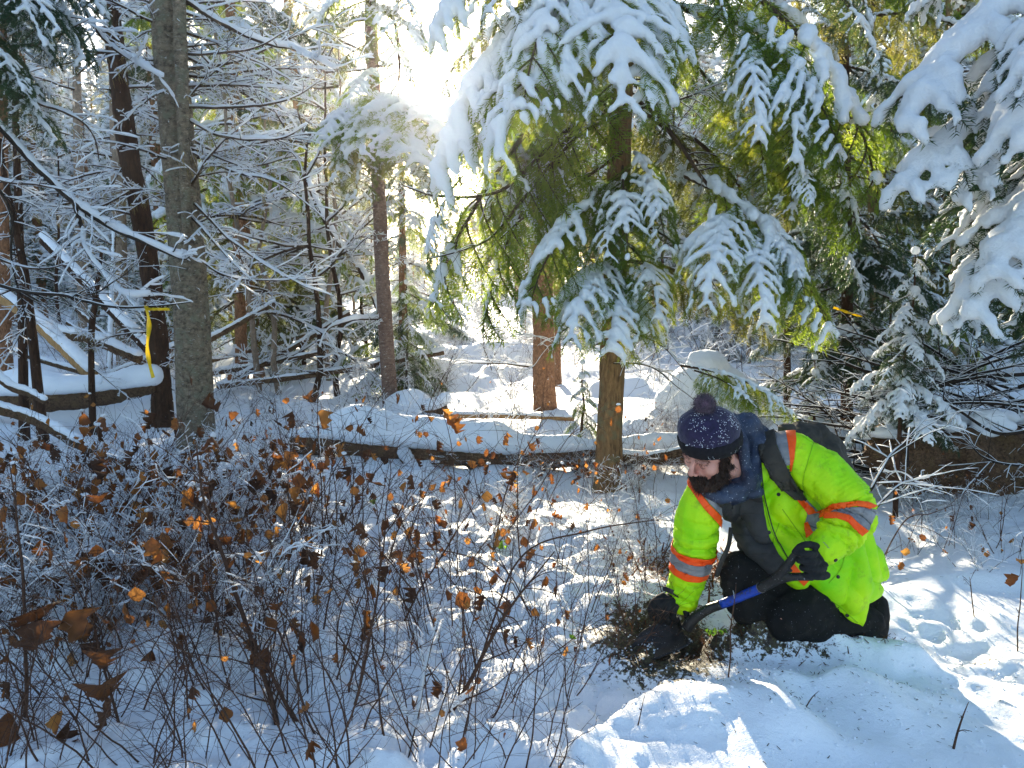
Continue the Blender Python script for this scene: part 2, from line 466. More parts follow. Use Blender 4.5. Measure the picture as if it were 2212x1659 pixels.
mask = mth('MAXIMUM', dist_mask(pc[0] - 0.02, pc[1] - 0.03, 0.36, 0.33, 0.5, 1.3), mth('MULTIPLY', dist_mask(MOUND[0] - 0.03, MOUND[1] - 0.03, 0.33, 0.13, 0.35, 1.25), 0.95))
mask = mth('MAXIMUM', mask, mth('MULTIPLY', dist_mask(onz(1500, 1240)[0], onz(1500, 1240)[1], 0.3, 0.35, 0.2, 1.3), 0.75))
mask = mth('MAXIMUM', mask, mth('MULTIPLY', dist_mask(1.95, 2.98, 0.2, 0.1, 0.1, 1.2), 0.5))
nz = noise_tex(nt, geo.outputs['Position'], 38, 6, 0.72)
nz2 = noise_tex(nt, geo.outputs['Position'], 9, 3, 0.6)
sm_ = mth('ADD', mth('MULTIPLY', mask, 1.0), mth('MULTIPLY', mth('ADD', nz, -0.5), 2.5))
sm_ = mth('ADD', sm_, mth('MULTIPLY', mth('ADD', nz2, -0.5), 0.9))
dirtf = ramp(nt, sm_, [(0.50, 0.0), (0.66, 1.0)])
n3 = noise_tex(nt, geo.outputs['Position'], 60, 5, 0.7)
dirtc = ramp(nt, n3, [(0.32, (0.012, 0.008, 0.006)), (0.48, (0.06, 0.042, 0.028)), (0.58, (0.09, 0.085, 0.035)), (0.7, (0.34, 0.27, 0.2))])
mixc = nd(nt, 'ShaderNodeMix', data_type='RGBA'); L(dirtf, mixc.inputs[0])
mixc.inputs[6].default_value = (0.86, 0.885, 0.92, 1); L(dirtc, mixc.inputs[7])
L(mixc.outputs[2], p.inputs['Base Color'])
M_GROUND = m

def axis(lo, hi, fine_lo, fine_hi, step, grow):
    a = list(np.arange(fine_lo, fine_hi, step)); s = step
    while a[-1] < hi: s *= grow; a.append(a[-1] + s)
    s = step; b = [a[0]]
    while b[-1] > lo: s *= grow; b.append(b[-1] - s)
    return np.array(b[1:][::-1] + a)
gx = axis(-260, 260, -1.8, 2.3, 0.0185, 1.032)
gy = axis(-30, 500, 2.1, 4.2, 0.0185, 1.026)
GX, GY = np.meshgrid(gx, gy); GZ = ground_h(GX, GY)
V = np.stack([GX.ravel(), GY.ravel(), GZ.ravel()], -1)
nxx = len(gx); nyy = len(gy)
ii = (np.arange(nyy - 1)[:, None] * nxx + np.arange(nxx - 1)[None, :]).ravel()
mb = MB(); mb.add(V, np.stack([ii, ii + 1, ii + nxx + 1, ii + nxx], -1))
g = mb.obj('snowy_ground', M_GROUND); tag(g, 'snow covered forest floor with trodden bank and dug out pit', kind='structure')
print('ground quads', len(ii))
# ---------------------------------------------------------------- boughs
class Needles:
    def __init__(self, seed): self.r = rng(seed); self.A = []
    def along(self, P, spacing, length, t0=0.0):
        P = np.asarray(P, float); seg = np.linalg.norm(np.diff(P, axis=0), axis=1); Ltot = seg.sum()
        n = max(3, int(Ltot * (1 - t0) / spacing)); s = np.linspace(t0 * Ltot, Ltot, n); cs = np.concatenate([[0], np.cumsum(seg)])
        B = np.stack([np.interp(s, cs, P[:, k]) for k in range(3)], -1)
        T = unit(np.stack([np.interp(s, cs, np.gradient(P[:, k])) for k in range(3)], -1))
        self.A.append((B, T, np.full(n, length)))
    def build(self, mb, m=1, width=0.09, per=2, up=0.25):
        if not self.A: return
        B = np.concatenate([a[0] for a in self.A]); T = np.concatenate([a[1] for a in self.A]); Ln = np.concatenate([a[2] for a in self.A])
        r = self.r; Z = vec(0, 0, 1)
        S = unit(np.cross(T, Z) + 1e-4); U = np.cross(S, T)
        for k in range(per):
            n = len(B); sg = np.where(r.rand(n) < 0.5, -1.0, 1.0) if per == 1 else np.full(n, -1.0 if k % 2 else 1.0)
            ang = sg * (1.15 + 0.5 * r.randn(n)); fw = 0.75 + 0.25 * r.rand(n)
            D = unit(T * fw[:, None] + S * np.sin(ang)[:, None] + U * (np.cos(ang) * 0.9 + up * r.randn(n))[:, None])
            l = Ln * (0.7 + 0.5 * r.rand(n)); w = l * width * 0.5
            Wd = unit(np.cross(D, r.randn(n, 3)))
            V = np.stack([B - Wd * w[:, None], B + Wd * w[:, None], B + D * l[:, None]], 1)
            mb.add(V.reshape(-1, 3), np.arange(3 * n).reshape(-1, 3), m)

def curve_from(start, d0, L, n, droop, wig, r, pw=1.0):
    """polyline that bends towards the ground by droop radians over its length"""
    P = [np.asarray(start, float)]; d = unit(d0); st = L / (n - 1)
    for i in range(n - 1):
        t = ((i + 1) / (n - 1)) ** pw
        d = unit(d + vec(0, 0, -1) * droop * st / L * (0.4 + 1.2 * t) + r.randn(3) * wig)
        P.append(P[-1] + d * st)
    return np.array(P)

def make_bough(seed, droop=0.9, side=0.36, hang=0.9, nb=13, snow=1.0, finger=1.0, sp=0.0068, nl=0.03, sub=True, patch=0.15, width=0.15, ang=0.95, st=0.45):
    r = rng(seed); mb = MB(); sn = MB(); nd_ = Needles(seed + 1)
    main = curve_from((0, 0, 0), (1, 0, 0.12), 1.0, 15, droop, 0.03, r)
    tube(mb, main, interp([0.012, 0.008, 0.003], 15), 5, 0)
    T = unit(np.gradient(main, axis=0))
    nd_.along(main, sp, nl, 0.25)
    ts = np.linspace(0.14, 0.97, nb)
    NS = vec(0, 0, 1)
    srad = lambda: (0.75 + 0.5 * r.rand())
    SNB = []                                     # (centre, radius) of snow balls
    def snow_line(P, r0, r1, th, off=0.7):
        n = max(4, int(np.linalg.norm(np.diff(P, axis=0), axis=1).sum() / 0.011))
        Q = spline(P, n); rr = np.linspace(r0, r1, n) * (1 + 0.38 * noise(Q, 16, seed))
        ph = noise(Q, 7.0, seed + 5) * 0.5 + 0.5
        k = ph > th
        if k.any():
            Q2 = Q[k] + NS * (rr[k] * off)[:, None] + r.randn(k.sum(), 3) * 0.003
            SNB.append((Q2, rr[k]))
    if snow > 0: snow_line(main, 0.020 * snow, 0.017 * snow, patch * 0.7, 0.6)
    for i, t in enumerate(ts):
        for s in (-1, 1):
            if r.rand() < 0.05: continue
            tt = min(0.985, t + (r.rand() - 0.5) * 0.03)
            j = tt * 14; a = int(j); b = min(a + 1, 14); p = main[a] + (main[b] - main[a]) * (j - a); tg = T[a]
            S = unit(np.cross(tg, NS))
            prof = min(1, (t / 0.3)) ** 0.6 * (1 - t) ** 0.55 + 0.18
            l = side * prof * (0.75 + 0.45 * r.rand())
            an = ang * (0.85 + 0.25 * r.rand())
            d0 = unit(tg * math.cos(an) + S * s * math.sin(an) + vec(0, 0, 0.12))
            br = curve_from(p, d0, l, 7, hang * (0.7 + 0.6 * r.rand()), 0.05, r)
            tube(mb, br, interp([0.0045, 0.0012], 7), 3, 0, False)
            nd_.along(br, sp, nl, 0.08)
            if sub:
                Tb = unit(np.gradient(br, axis=0)); ns = max(3, int(l / 0.03))
                for q in range(ns):
                    u = 0.22 + 0.7 * (q + r.rand() * 0.5) / ns; jj = min(5, int(u * 6)); pb = br[jj] + (br[jj + 1] - br[jj]) * (u * 6 - jj)
                    S2 = unit(np.cross(Tb[jj], NS)); l2 = l * 0.5 * (1 - u * 0.6) * (0.6 + 0.6 * r.rand())
                    sg = 1 if q % 2 else -1
                    tw = curve_from(pb, Tb[jj] * 0.75 + S2 * sg * 0.75, max(l2, 0.02), 4, hang * 0.8, 0.06, r)
                    nd_.along(tw, sp * 1.1, nl * 0.9, 0.0)
                    if snow > 0 and r.rand() < st * min(snow, 1.2): snow_line(tw, 0.0085 * snow, 0.006, patch + 0.1)
            if snow > 0:
                k = 0.55 + 0.45 * r.rand()
                snow_line(br[:max(3, int(7 * k * finger) + 1)], 0.021 * snow * srad(), 0.010 * snow * srad(), patch)
    nd_.build(mb, 1, width, 3)
    if SNB:
        C = np.concatenate([a for a, b in SNB]); Rr = np.concatenate([b for a, b in SNB])
        balls(sn, C, np.maximum(Rr * (1 + 0.25 * noise(C, 30, seed + 9)), 0.0075), 0, SPH_S)
    return mb, sn

def snow_mesh(name, sn, voxel, mat_, relax=2, amp=0.003, sc=1.0):
    V, F, N = remesh(sn, voxel, relax)
    V = V + N * (amp * 1.5 * fbm(V, 38 / sc, 3, 3) + 0.004 * noise(V, 14, 9))[:, None]
    mb = MB(); mb.add(V, F); return mb.mesh(name, mat_)

BOUGH = {}
def add_variant(kind, seed, vox, **kw):
    ndl = kw.pop('mat', M_NEEDLE)
    mb, sn = make_bough(seed, **kw)
    me = mb.mesh('bough', [M_TWIG, ndl], False)
    sm = snow_mesh('snow', sn, vox, M_SNOW) if sn.n else None
    BOUGH.setdefault(kind, []).append((me, sm))
    return me
for s in range(4): add_variant('heavy', 100 + s, 0.0105, droop=0.75, side=0.42, hang=1.2, nb=10, snow=1.2, patch=0.27, finger=1.0, st=0.35)
for s in range(4): add_variant('mid', 110 + s, 0.0092, droop=0.7, side=0.40, hang=1.35, nb=11, snow=1.05, patch=0.36, st=0.22)
for s in range(2): add_variant('light', 120 + s, 0.008, droop=0.6, side=0.38, hang=1.4, nb=12, snow=0.7, patch=0.42)
for s in range(3): add_variant('green', 130 + s, 0.008, droop=0.6, side=0.40, hang=1.9, nb=11, snow=0.6, patch=0.60, sp=0.0085, width=0.18)
for s in range(2): add_variant('back', 140 + s, 0.009, droop=0.7, side=0.36, hang=2.1, nb=11, snow=0.8, patch=0.45, mat=M_NEEDLE_B, sp=0.0085, width=0.18)
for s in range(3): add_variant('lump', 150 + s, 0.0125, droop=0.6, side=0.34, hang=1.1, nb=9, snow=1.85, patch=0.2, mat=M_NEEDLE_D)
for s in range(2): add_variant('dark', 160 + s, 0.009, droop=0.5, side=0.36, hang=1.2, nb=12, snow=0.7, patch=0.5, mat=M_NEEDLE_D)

def basis(D, up=(0, 0, 1), roll=0.0):
    D = unit(D); Y = np.cross(up, D)
    if np.linalg.norm(Y) < 1e-3: Y = vec(0, 1, 0)
    Y = unit(Y); Z = np.cross(D, Y)
    if roll: Y, Z = Y * math.cos(roll) + Z * math.sin(roll), -Y * math.sin(roll) + Z * math.cos(roll)
    return np.stack([D, Y, Z], -1)
def M4(Rm, p, s=1.0):
    M = np.eye(4); M[:3, :3] = np.asarray(Rm) * (np.asarray(s, float) if np.ndim(s) else s); M[:3, 3] = p; return M
_NB = [0]
def place_bough(parent, origin, start, D, L, kind, roll=0.0, vi=None, wide=1.0, label=None, snow=True):
    """hang one bough (with its snow as sub-part) on a tree whose base is at origin"""
    _NB[0] += 1
    lst = BOUGH[kind]; me, sm = lst[(_NB[0] if vi is None else vi) % len(lst)]
    M = M4(basis(D, roll=roll), np.asarray(start) - origin, (L, L * wide, L))
    o = link('bough', me, parent, M)
    if label: o['label'] = label
    if sm and snow: link('snow', sm, o)
    return o
def bough_to(parent, origin, a, b, kind, **kw):
    """bough hung from a to b: the canonical bough ends at its own tip vector"""
    lst = BOUGH[kind]; vi = kw.pop('vi', _NB[0]); me = lst[vi % len(lst)][0]
    tip = TIPS[me.name]
    a = np.asarray(a, float); b = np.asarray(b, float); d = b - a; L = np.linalg.norm(d) / np.linalg.norm(tip)
    # rotate in the vertical plane so that the drooping tip lands on b
    hor = unit(vec(d[0], d[1], 0)); el = math.atan2(d[2], np.hypot(d[0], d[1])); elt = math.atan2(tip[2], tip[0])
    a2 = el - elt
    D = hor * math.cos(a2) + vec(0, 0, 1) * math.sin(a2)
    Y = unit(np.cross((0, 0, 1), hor)); Z = np.cross(D, Y)
    roll = kw.pop('roll', 0.0)
    Rm = np.stack([D, Y, Z], -1)
    if roll:
        q = Quaternion(Vector(unit(d)), roll).to_matrix(); Rm = np.array(q) @ Rm
    M = M4(Rm, a - origin, (L, L * kw.get('wide', 1.0), L))
    o = link('bough', me, parent, M); _NB[0] += 1
    if kw.get('label'): o['label'] = kw['label']
    sm = lst[vi % len(lst)][1]
    if sm and kw.get('snow', True): link('snow', sm, o)
    return o
TIPS = {}
for k in BOUGH:
    for me, sm in BOUGH[k]:
        # farthest point along +X of the wood gives the tip
        co = np.empty(len(me.vertices) * 3); me.vertices.foreach_get('co', co); co = co.reshape(-1, 3)
        w = co[:75]; TIPS[me.name] = vec(w[-5:, 0].mean(), 0, w[-5:, 2].mean())

# ---------------------------------------------------------------- bare snowy branches
def make_twig(seed, droop=0.3, n1=9, ln1=0.4, spread=0.8, snow=1.0, wig=0.06, r0=0.012, lvl2=True, moss=0):
    r = rng(seed); mb = MB(); sn = MB(); ms = MB()
    main = curve_from((0, 0, 0), (1, 0, 0.15), 1.0, 16, droop, wig, r)
    def snowtube(P, rw, rs, ph0=0.0):
        n = len(P) * 2; Q = spline(P, n); ph = noise(Q, 9, seed) * 0.5 + 0.5
        T = unit(np.gradient(Q, axis=0)); flat = np.sqrt(np.clip(1 - T[:, 2] ** 2, 0.02, 1))
        rr = rs * (0.55 + 0.9 * ph) * flat
        rr[0] *= 0.3; rr[-1] *= 0.2
        tube(sn, Q + vec(0, 0, 1) * (np.asarray(interp(rw, n)) + rr * 0.55)[:, None], np.maximum(rr, 0.0006), 5)
    tube(mb, main, interp([r0, r0 * 0.7, r0 * 0.2], 16), 5)
    if snow: snowtube(main, [r0, r0 * 0.6, r0 * 0.15], 0.0115 * snow)
    T = unit(np.gradient(main, axis=0))
    def twiglets(P, T, cnt, ln, rad, lev):
        for i in range(cnt):
            t = 0.12 + 0.85 * (i + r.rand()) / cnt; j = t * (len(P) - 1); a = min(int(j), len(P) - 2); p = P[a] + (P[a + 1] - P[a]) * (j - a)
            S = unit(np.cross(T[a], unit(r.randn(3) * 0.5 + vec(0, 0, 1)))) * (1 if i % 2 else -1)
            l = ln * (1.1 - t * 0.7) * (0.4 + 0.9 * r.rand())
            tw = curve_from(p, T[a] * (0.5 + 0.5 * r.rand()) + S * spread + vec(0, 0, (r.rand() - 0.45) * 0.5), l, 6, droop * 1.2, wig * 1.6, r)
            tube(mb, tw, interp([rad, rad * 0.25], 6), 3, 0, False)
            if snow: snowtube(tw, [rad, rad * 0.2], 0.0075 * snow)
            if moss and r.rand() < moss:
                for q in range(10):
                    c = tw[r.randint(1, 6)] + r.randn(3) * 0.01
                    hn = curve_from(c, vec(0, 0, -1), 0.03 + 0.07 * r.rand(), 3, 0.3, 0.25, r); tube(ms, hn, [0.0016, 0.0012, 0.0005], 3, 0, False)
            if lev > 0: twiglets(tw, unit(np.gradient(tw, axis=0)), 4, l * 0.5, rad * 0.6, lev - 1)
    twiglets(main, T, n1, ln1, r0 * 0.42, 1 if lvl2 else 0)
    return mb, sn, ms
TWIG = {}
def add_twig(kind, seed, m=None, **kw):
    mb, sn, ms = make_twig(seed, **kw); me = MB()
    a = mb.mesh('branch', m or M_TWIG, True); b = sn.mesh('snow', M_SNOWT) if sn.n else None
    c = ms.mesh('lichen', M_MOSS) if ms.n else None
    TWIG.setdefault(kind, []).append((a, b, c))
for s in range(5): add_twig('bare', 200 + s, droop=0.25, snow=0.9, moss=0.35 if s % 2 else 0)
for s in range(3): add_twig('arch', 210 + s, droop=-0.35 + 0.2 * s, n1=7, snow=1.1, ln1=0.3)
for s in range(3): add_twig('stick', 220 + s, m=M_STICK, droop=0.05, n1=9, snow=0.22, ln1=0.35)
for s in range(2): add_twig('long', 230 + s, droop=0.15, n1=6, ln1=0.22, snow=1.0, r0=0.016)
def place_twig(parent, origin, start, D, L, kind='bare', roll=0.0, vi=None, name='branch'):
    _NB[0] += 1; lst = TWIG[kind]; a, b, c = lst[(_NB[0] * 7 if vi is None else vi) % len(lst)]
    M = M4(basis(D, roll=roll), np.asarray(start) - np.asarray(origin), L)
    o = link(name, a, parent, M)
    if b: link('snow', b, o)
    if c: link('lichen', c, o)
    return o

# ---------------------------------------------------------------- trunks
def trunk_mesh(name, P, rad, mats, sides=20, knots=10, seed=0, amp=0.05, flare=0.35, n=60):
    r = rng(seed); P = spline(P, n); rad = interp(rad, n)
    z = P[:, 2] - P[0, 2]; rad = rad * (1 + flare * np.exp(-np.maximum(z, 0) / 0.16))
    mb = MB(); tube(mb, P, rad, sides, 0)
    V = mb.V[0]; C = np.repeat(P, sides, axis=0); D = unit(V - C); rr = np.repeat(rad, sides)
    V = V + D * (rr * amp * (fbm(V * vec(1, 1, 0.35), 14, seed, 3) + 0.6 * noise(V, 45, seed + 3)))[:, None]
    mb.V[0] = V
    for k in range(knots):
        i = r.randint(4, n - 2); a = r.rand() * 6.28; d = vec(math.cos(a), math.sin(a), 0.1)
        s0 = P[i] + d * rad[i] * 0.8; st = curve_from(s0, d, 0.04 + 0.09 * r.rand(), 4, 0.3, 0.1, r)
        tube(mb, st, [0.012, 0.008, 0.006, 0.003], 5, 0)
    return mb.mesh(name, mats)

# ---------------------------------------------------------------- far trees: crown and snow as one mesh each, shared between copies
def crown_variant(seed, H, Rb, nb, snowy, full=0.1, fat=1.0, taper=0.9):
    """conical snow-laden spruce of height H; returns trunk, crown and snow meshes"""
    r = rng(seed); cr = MB(); snw = MB(); tr = MB()
    Pt = np.stack([r.randn(12).cumsum() * 0.012 * H / 8, r.randn(12).cumsum() * 0.012 * H / 8, np.linspace(-0.3, H, 12)], -1)
    tube(tr, Pt, interp([0.013 * H, 0.010 * H, 0.0015 * H], 12) , 8)
    nd_ = Needles(seed)
    for i in range(nb):
        t = (i + r.rand()) / nb; z = H * (full + (0.985 - full) * t); 
        Lb = Rb * (1 - t) ** taper * (0.65 + 0.5 * r.rand()) + 0.06 * Rb
        a = i * 2.4 + r.rand() * 0.8; d = vec(math.cos(a), math.sin(a), 0.25 * t - 0.05)
        k = int(np.clip(t * 11, 0, 10)); c = Pt[k] * vec(1, 1, 0) + vec(0, 0, z)
        P = curve_from(c, d, Lb, 6, 1.0, 0.05, r); tube(cr, P, interp([0.014, 0.003], 6) * Rb, 3, 0, False)
        T = unit(np.gradient(P, axis=0)); nd_.along(P, 0.030 * fat, 0.11 * fat, 0.1)
        ns = max(3, int(Lb / (0.16 * fat)))
        C = []; Q = []
        for q in range(ns):
            u = 0.15 + 0.8 * (q + 0.5) / ns; j = min(4, int(u * 5)); p = P[j] + (P[j + 1] - P[j]) * (u * 5 - j)
            for s in (-1, 1):
                S = unit(np.cross(T[j], (0, 0, 1))); l = Lb * 0.42 * (1.05 - u * 0.7) * (0.6 + 0.6 * r.rand())
                b = curve_from(p, T[j] * 0.7 + S * s, l, 4, 1.3, 0.08, r)
                nd_.along(b, 0.032 * fat, 0.10 * fat, 0)
                if r.rand() < snowy:
                    w = (0.028 + 0.034 * r.rand()) * fat * (0.6 + 0.5 * snowy)
                    C.append(b[:3] + vec(0, 0, w * 0.7)); Q.append(np.linspace(w, w * 0.6, 3))
        if r.rand() < snowy + 0.2:
            w = 0.05 * fat; m_ = P[1:-1] + vec(0, 0, w * 0.6); C.append(m_); Q.append(np.full(len(m_), w))
        if C:
            C = np.concatenate(C); Q = np.concatenate(Q); V = SPH_T[0][None] * Q[:, None, None] * vec(1.45, 1.45, 0.8) * (1 + 0.25 * r.randn(len(C), len(SPH_T[0]), 1)) + C[:, None, :]
            F = SPH_T[1][None] + (np.arange(len(C)) * len(SPH_T[0]))[:, None, None]; snw.add(V.reshape(-1, 3), F.reshape(-1, 3))
    nd_.build(cr, 1, 0.14, 2)
    return tr, cr, snw
FAR = []
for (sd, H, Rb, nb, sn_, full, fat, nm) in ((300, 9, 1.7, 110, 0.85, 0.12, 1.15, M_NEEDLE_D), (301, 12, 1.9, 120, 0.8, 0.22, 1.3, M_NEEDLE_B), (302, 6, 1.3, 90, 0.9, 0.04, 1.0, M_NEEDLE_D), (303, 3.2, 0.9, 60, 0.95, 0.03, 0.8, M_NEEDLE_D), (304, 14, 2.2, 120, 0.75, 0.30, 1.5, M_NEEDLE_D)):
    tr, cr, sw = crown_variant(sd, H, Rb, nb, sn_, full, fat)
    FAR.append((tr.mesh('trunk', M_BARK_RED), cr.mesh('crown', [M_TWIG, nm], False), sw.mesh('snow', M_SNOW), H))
    print('far', sd, cr.n, sw.n)
def far_tree(x, y, vi, s, rot, label, name='spruce_tree', group='snow laden spruces deep in the forest'):
    tr, cr, sw, H = FAR[vi]
    t = thing(name, (x, y, gz(x, y) - 0.05), label, 'tree', group)
    t.rotation_euler = (0, 0, rot); t.scale = (s, s, s)
    link('trunk', tr, t); c = link('crown', cr, t); link('snow', sw, c)
    return t
# ---------------------------------------------------------------- named trees of the middle distance
def custom_branch(parent, origin, pts, r0, snow=1.0, tw=10, tl=0.3, seed=0, m=None, name='branch', spread=0.9, droop=0.2, tip=0.25):
    """a branch that follows the given points, with twiglets and its load of snow"""
    r = rng(seed); P = spline(np.array(pts) - np.asarray(origin), 8 * len(pts)); mb = MB(); sn = MB()
    P = P + 0.006 * np.stack([noise(P, 8, seed + k) for k in range(3)], -1)
    n = len(P); rad = interp([r0, r0 * 0.75, r0 * tip], n)
    tube(mb, P, rad, 7)
    def st(Q, rw, rs):
        n2 = len(Q) * 2; Q2 = spline(Q, n2); ph = noise(Q2, 5.5, seed) * 0.5 + 0.5; T = unit(np.gradient(Q2, axis=0))
        rr = rs * (0.35 + 1.3 * ph) * np.sqrt(np.clip(1 - T[:, 2] ** 2, 0.05, 1)) * (1 + 0.2 * noise(Q2, 30, seed)); rr[0] *= 0.3; rr[-1] *= 0.3
        tube(sn, Q2 + vec(0, 0, 1) * (interp(rw, n2) * 0.8 + rr * 0.5)[:, None], np.maximum(rr, 0.0005), 7)
    if snow: st(P, rad, r0 * 0.95 * snow)
    T = unit(np.gradient(P, axis=0))
    for i in range(tw):
        j = r.randint(2, n - 1); S = unit(np.cross(T[j], unit(r.randn(3) * 0.6 + vec(0, 0, 1)))) * (1 if i % 2 else -1)
        l = tl * (0.4 + 0.9 * r.rand())
        q = curve_from(P[j], T[j] * (0.4 + 0.6 * r.rand()) + S * spread + vec(0, 0, (r.rand() - 0.4) * 0.5), l, 7, droop, 0.1, r)
        rr0 = min(rad[j] * 0.5, 0.006); tube(mb, q, interp([rr0, 0.0012], 7), 4, 0, False)
        if snow: st(q, [rr0, 0.001], 0.0075 * snow)
        Tq = unit(np.gradient(q, axis=0))
        for k in range(3):
            a = r.randint(1, 6); q2 = curve_from(q[a], Tq[a] + r.randn(3) * 0.7, l * 0.35, 4, droop, 0.12, r)
            tube(mb, q2, [rr0 * 0.4, rr0 * 0.3, 0.001, 0.0008], 3, 0, False)
            if snow and r.rand() < 0.6: st(q2, [rr0 * .4, 0.001], 0.005 * snow)
    o = mb.obj(name, m or M_TWIG, parent)
    if snow: sn.obj('snow', M_SNOWT, o)
    return o
def trunk_thing(name, label, pts, px_w, m, group=None, seed=0, knots=12, sides=20, amp=0.05, z0=None, flare=0.3, n=60):
    """pts = [(px, py, Y)...] from the foot up; px_w = widths in photo units"""
    P = np.array([at(*p) for p in pts]); 
    P[0][2] = gz(P[0][0], P[0][1]) - 0.12 if z0 is None else z0
    t = thing(name, (P[0][0], P[0][1], P[0][2]), label, 'tree', group)
    rad = [pxm(w, p[2]) / 2 for w, p in zip(px_w, pts)]
    link('trunk', trunk_mesh('trunk', P - P[0], rad, m, sides, knots, seed, amp, flare, n), t)
    return t, P[0]

def twigs_on(t, o, pts, n, kind, L, seed, lo=0.1, hi=1.0, down=-0.15, azr=(0, 6.283)):
    r = rng(seed); P = spline(np.array([at(*p) for p in pts]), 40)
    for i in range(n):
        p = P[int(39 * (lo + (hi - lo) * (i + r.rand()) / n))]; a = azr[0] + (azr[1] - azr[0]) * r.rand()
        place_twig(t, o, p, unit(vec(math.cos(a), math.sin(a), down + 0.35 * r.randn())), L * (0.5 + 0.8 * r.rand()), kind)
def boughs_on(t, o, pts, n, kinds, L, seed, lo=0.1, hi=1.0, down=-0.25, azr=(0, 6.283), prof=None):
    r = rng(seed); P = spline(np.array([at(*p) for p in pts]), 40)
    for i in range(n):
        u = (i + r.rand()) / n; p = P[int(39 * (lo + (hi - lo) * u))]; a = azr[0] + (azr[1] - azr[0]) * ((i * 0.381966 + 0.15 * r.rand()) % 1.0)
        k = kinds[r.randint(len(kinds))]; l = L * (0.7 + 0.5 * r.rand()) * (1 if prof is None else np.interp(u, [0, 1], prof))
        place_bough(t, o, p, unit(vec(math.cos(a), math.sin(a), down + 0.15 * r.randn())), l, k)

# 1 the big grey trunk on the left
pts = [(425, 975, 6.9), (415, 700, 6.9), (392, 400, 6.9), (370, 150, 6.9), (355, -60, 6.9), (330, -500, 6.9)]
tg, og = trunk_thing('fir_tree', 'thick grey barked trunk with a side stem left of the middle', pts, [78, 74, 70, 66, 62, 54], M_BARK_GREY, seed=11, knots=26, sides=28, amp=0.035)
link('side_stem', trunk_mesh('side_stem', spline(np.array([at(405, 620, 6.8), at(400, 400, 6.72), at(392, 150, 6.7), at(384, -80, 6.7)]) - og, 30), [0.02, 0.045, 0.055, 0.05], M_BARK_GREY, 14, 6, 5, 0.04, 0), tg)
twigs_on(tg, og, pts, 22, 'bare', 1.0, 21, 0.35, 0.8, -0.1, (-0.9, 0.9))
twigs_on(tg, og, pts, 10, 'bare', 0.8, 22, 0.35, 0.8, -0.1, (2.2, 4.6))
for k, (q, r0, s) in enumerate([
        ([(398, 0, 6.8), (470, 45, 6.7), (565, 90, 6.6), (640, 108, 6.5), (725, 150, 6.4)], 0.02, 1.3),
        ([(396, 118, 6.8), (450, 116, 6.6), (545, 105, 6.4), (625, 65, 6.2)], 0.012, 0.9),
        ([(405, 232, 6.8), (520, 232, 6.6), (620, 215, 6.4), (690, 175, 6.3)], 0.012, 0.8),
        ([(412, 262, 6.8), (480, 295, 6.5), (600, 300, 6.3), (665, 268, 6.2)], 0.013, 1.1),
        ([(418, 330, 6.8), (500, 370, 6.6), (600, 395, 6.4), (700, 470, 6.3)], 0.012, 0.9),
        ([(420, 440, 6.8), (500, 520, 6.5), (620, 600, 6.3), (720, 640, 6.2)], 0.013, 0.9),
        ([(425, 560, 6.8), (500, 600, 6.5), (620, 605, 6.3), (700, 600, 6.2)], 0.01, 0.9),
        ([(396, 150, 6.9), (520, 130, 7.4), (680, 60, 8.0), (735, 60, 8.2)], 0.014, 0.9)]):
    custom_branch(tg, og, [at(*p) for p in q], r0, s, 12, 0.35, 400 + k)

# 2 dark leaning trunk with the loose bark
pts = [(350, 872, 8.0), (338, 700, 8.0), (310, 500, 8.0), (278, 330, 8.0), (252, 130, 8.0), (232, -60, 8.0), (200, -400, 8)]
td, od = trunk_thing('dead_tree', 'dark reddish leaning trunk with peeling bark and snow patches beside the yellow ribbon', pts, [44, 40, 40, 40, 36, 32, 28], M_BARK_DARK, seed=12, knots=20, amp=0.12, flare=0.2)
twigs_on(td, od, pts, 26, 'bare', 0.9, 23, 0.1, 0.85, -0.2)
for k, (q, r0, s) in enumerate([
        ([(150, -40, 6.0), (200, 50, 6.0), (240, 100, 6.0), (300, 138, 6.0), (352, 168, 6.0)], 0.017, 1.5),
        ([(300, 400, 7.9), (230, 440, 7.6), (170, 450, 7.4), (60, 440, 7.2)], 0.012, 0.8),
        ([(262, 365, 7.9), (225, 420, 7.7), (180, 450, 7.5)], 0.01, 1.0)]):
    custom_branch(td, od, [at(*p) for p in q], r0, s, 10, 0.3, 420 + k)
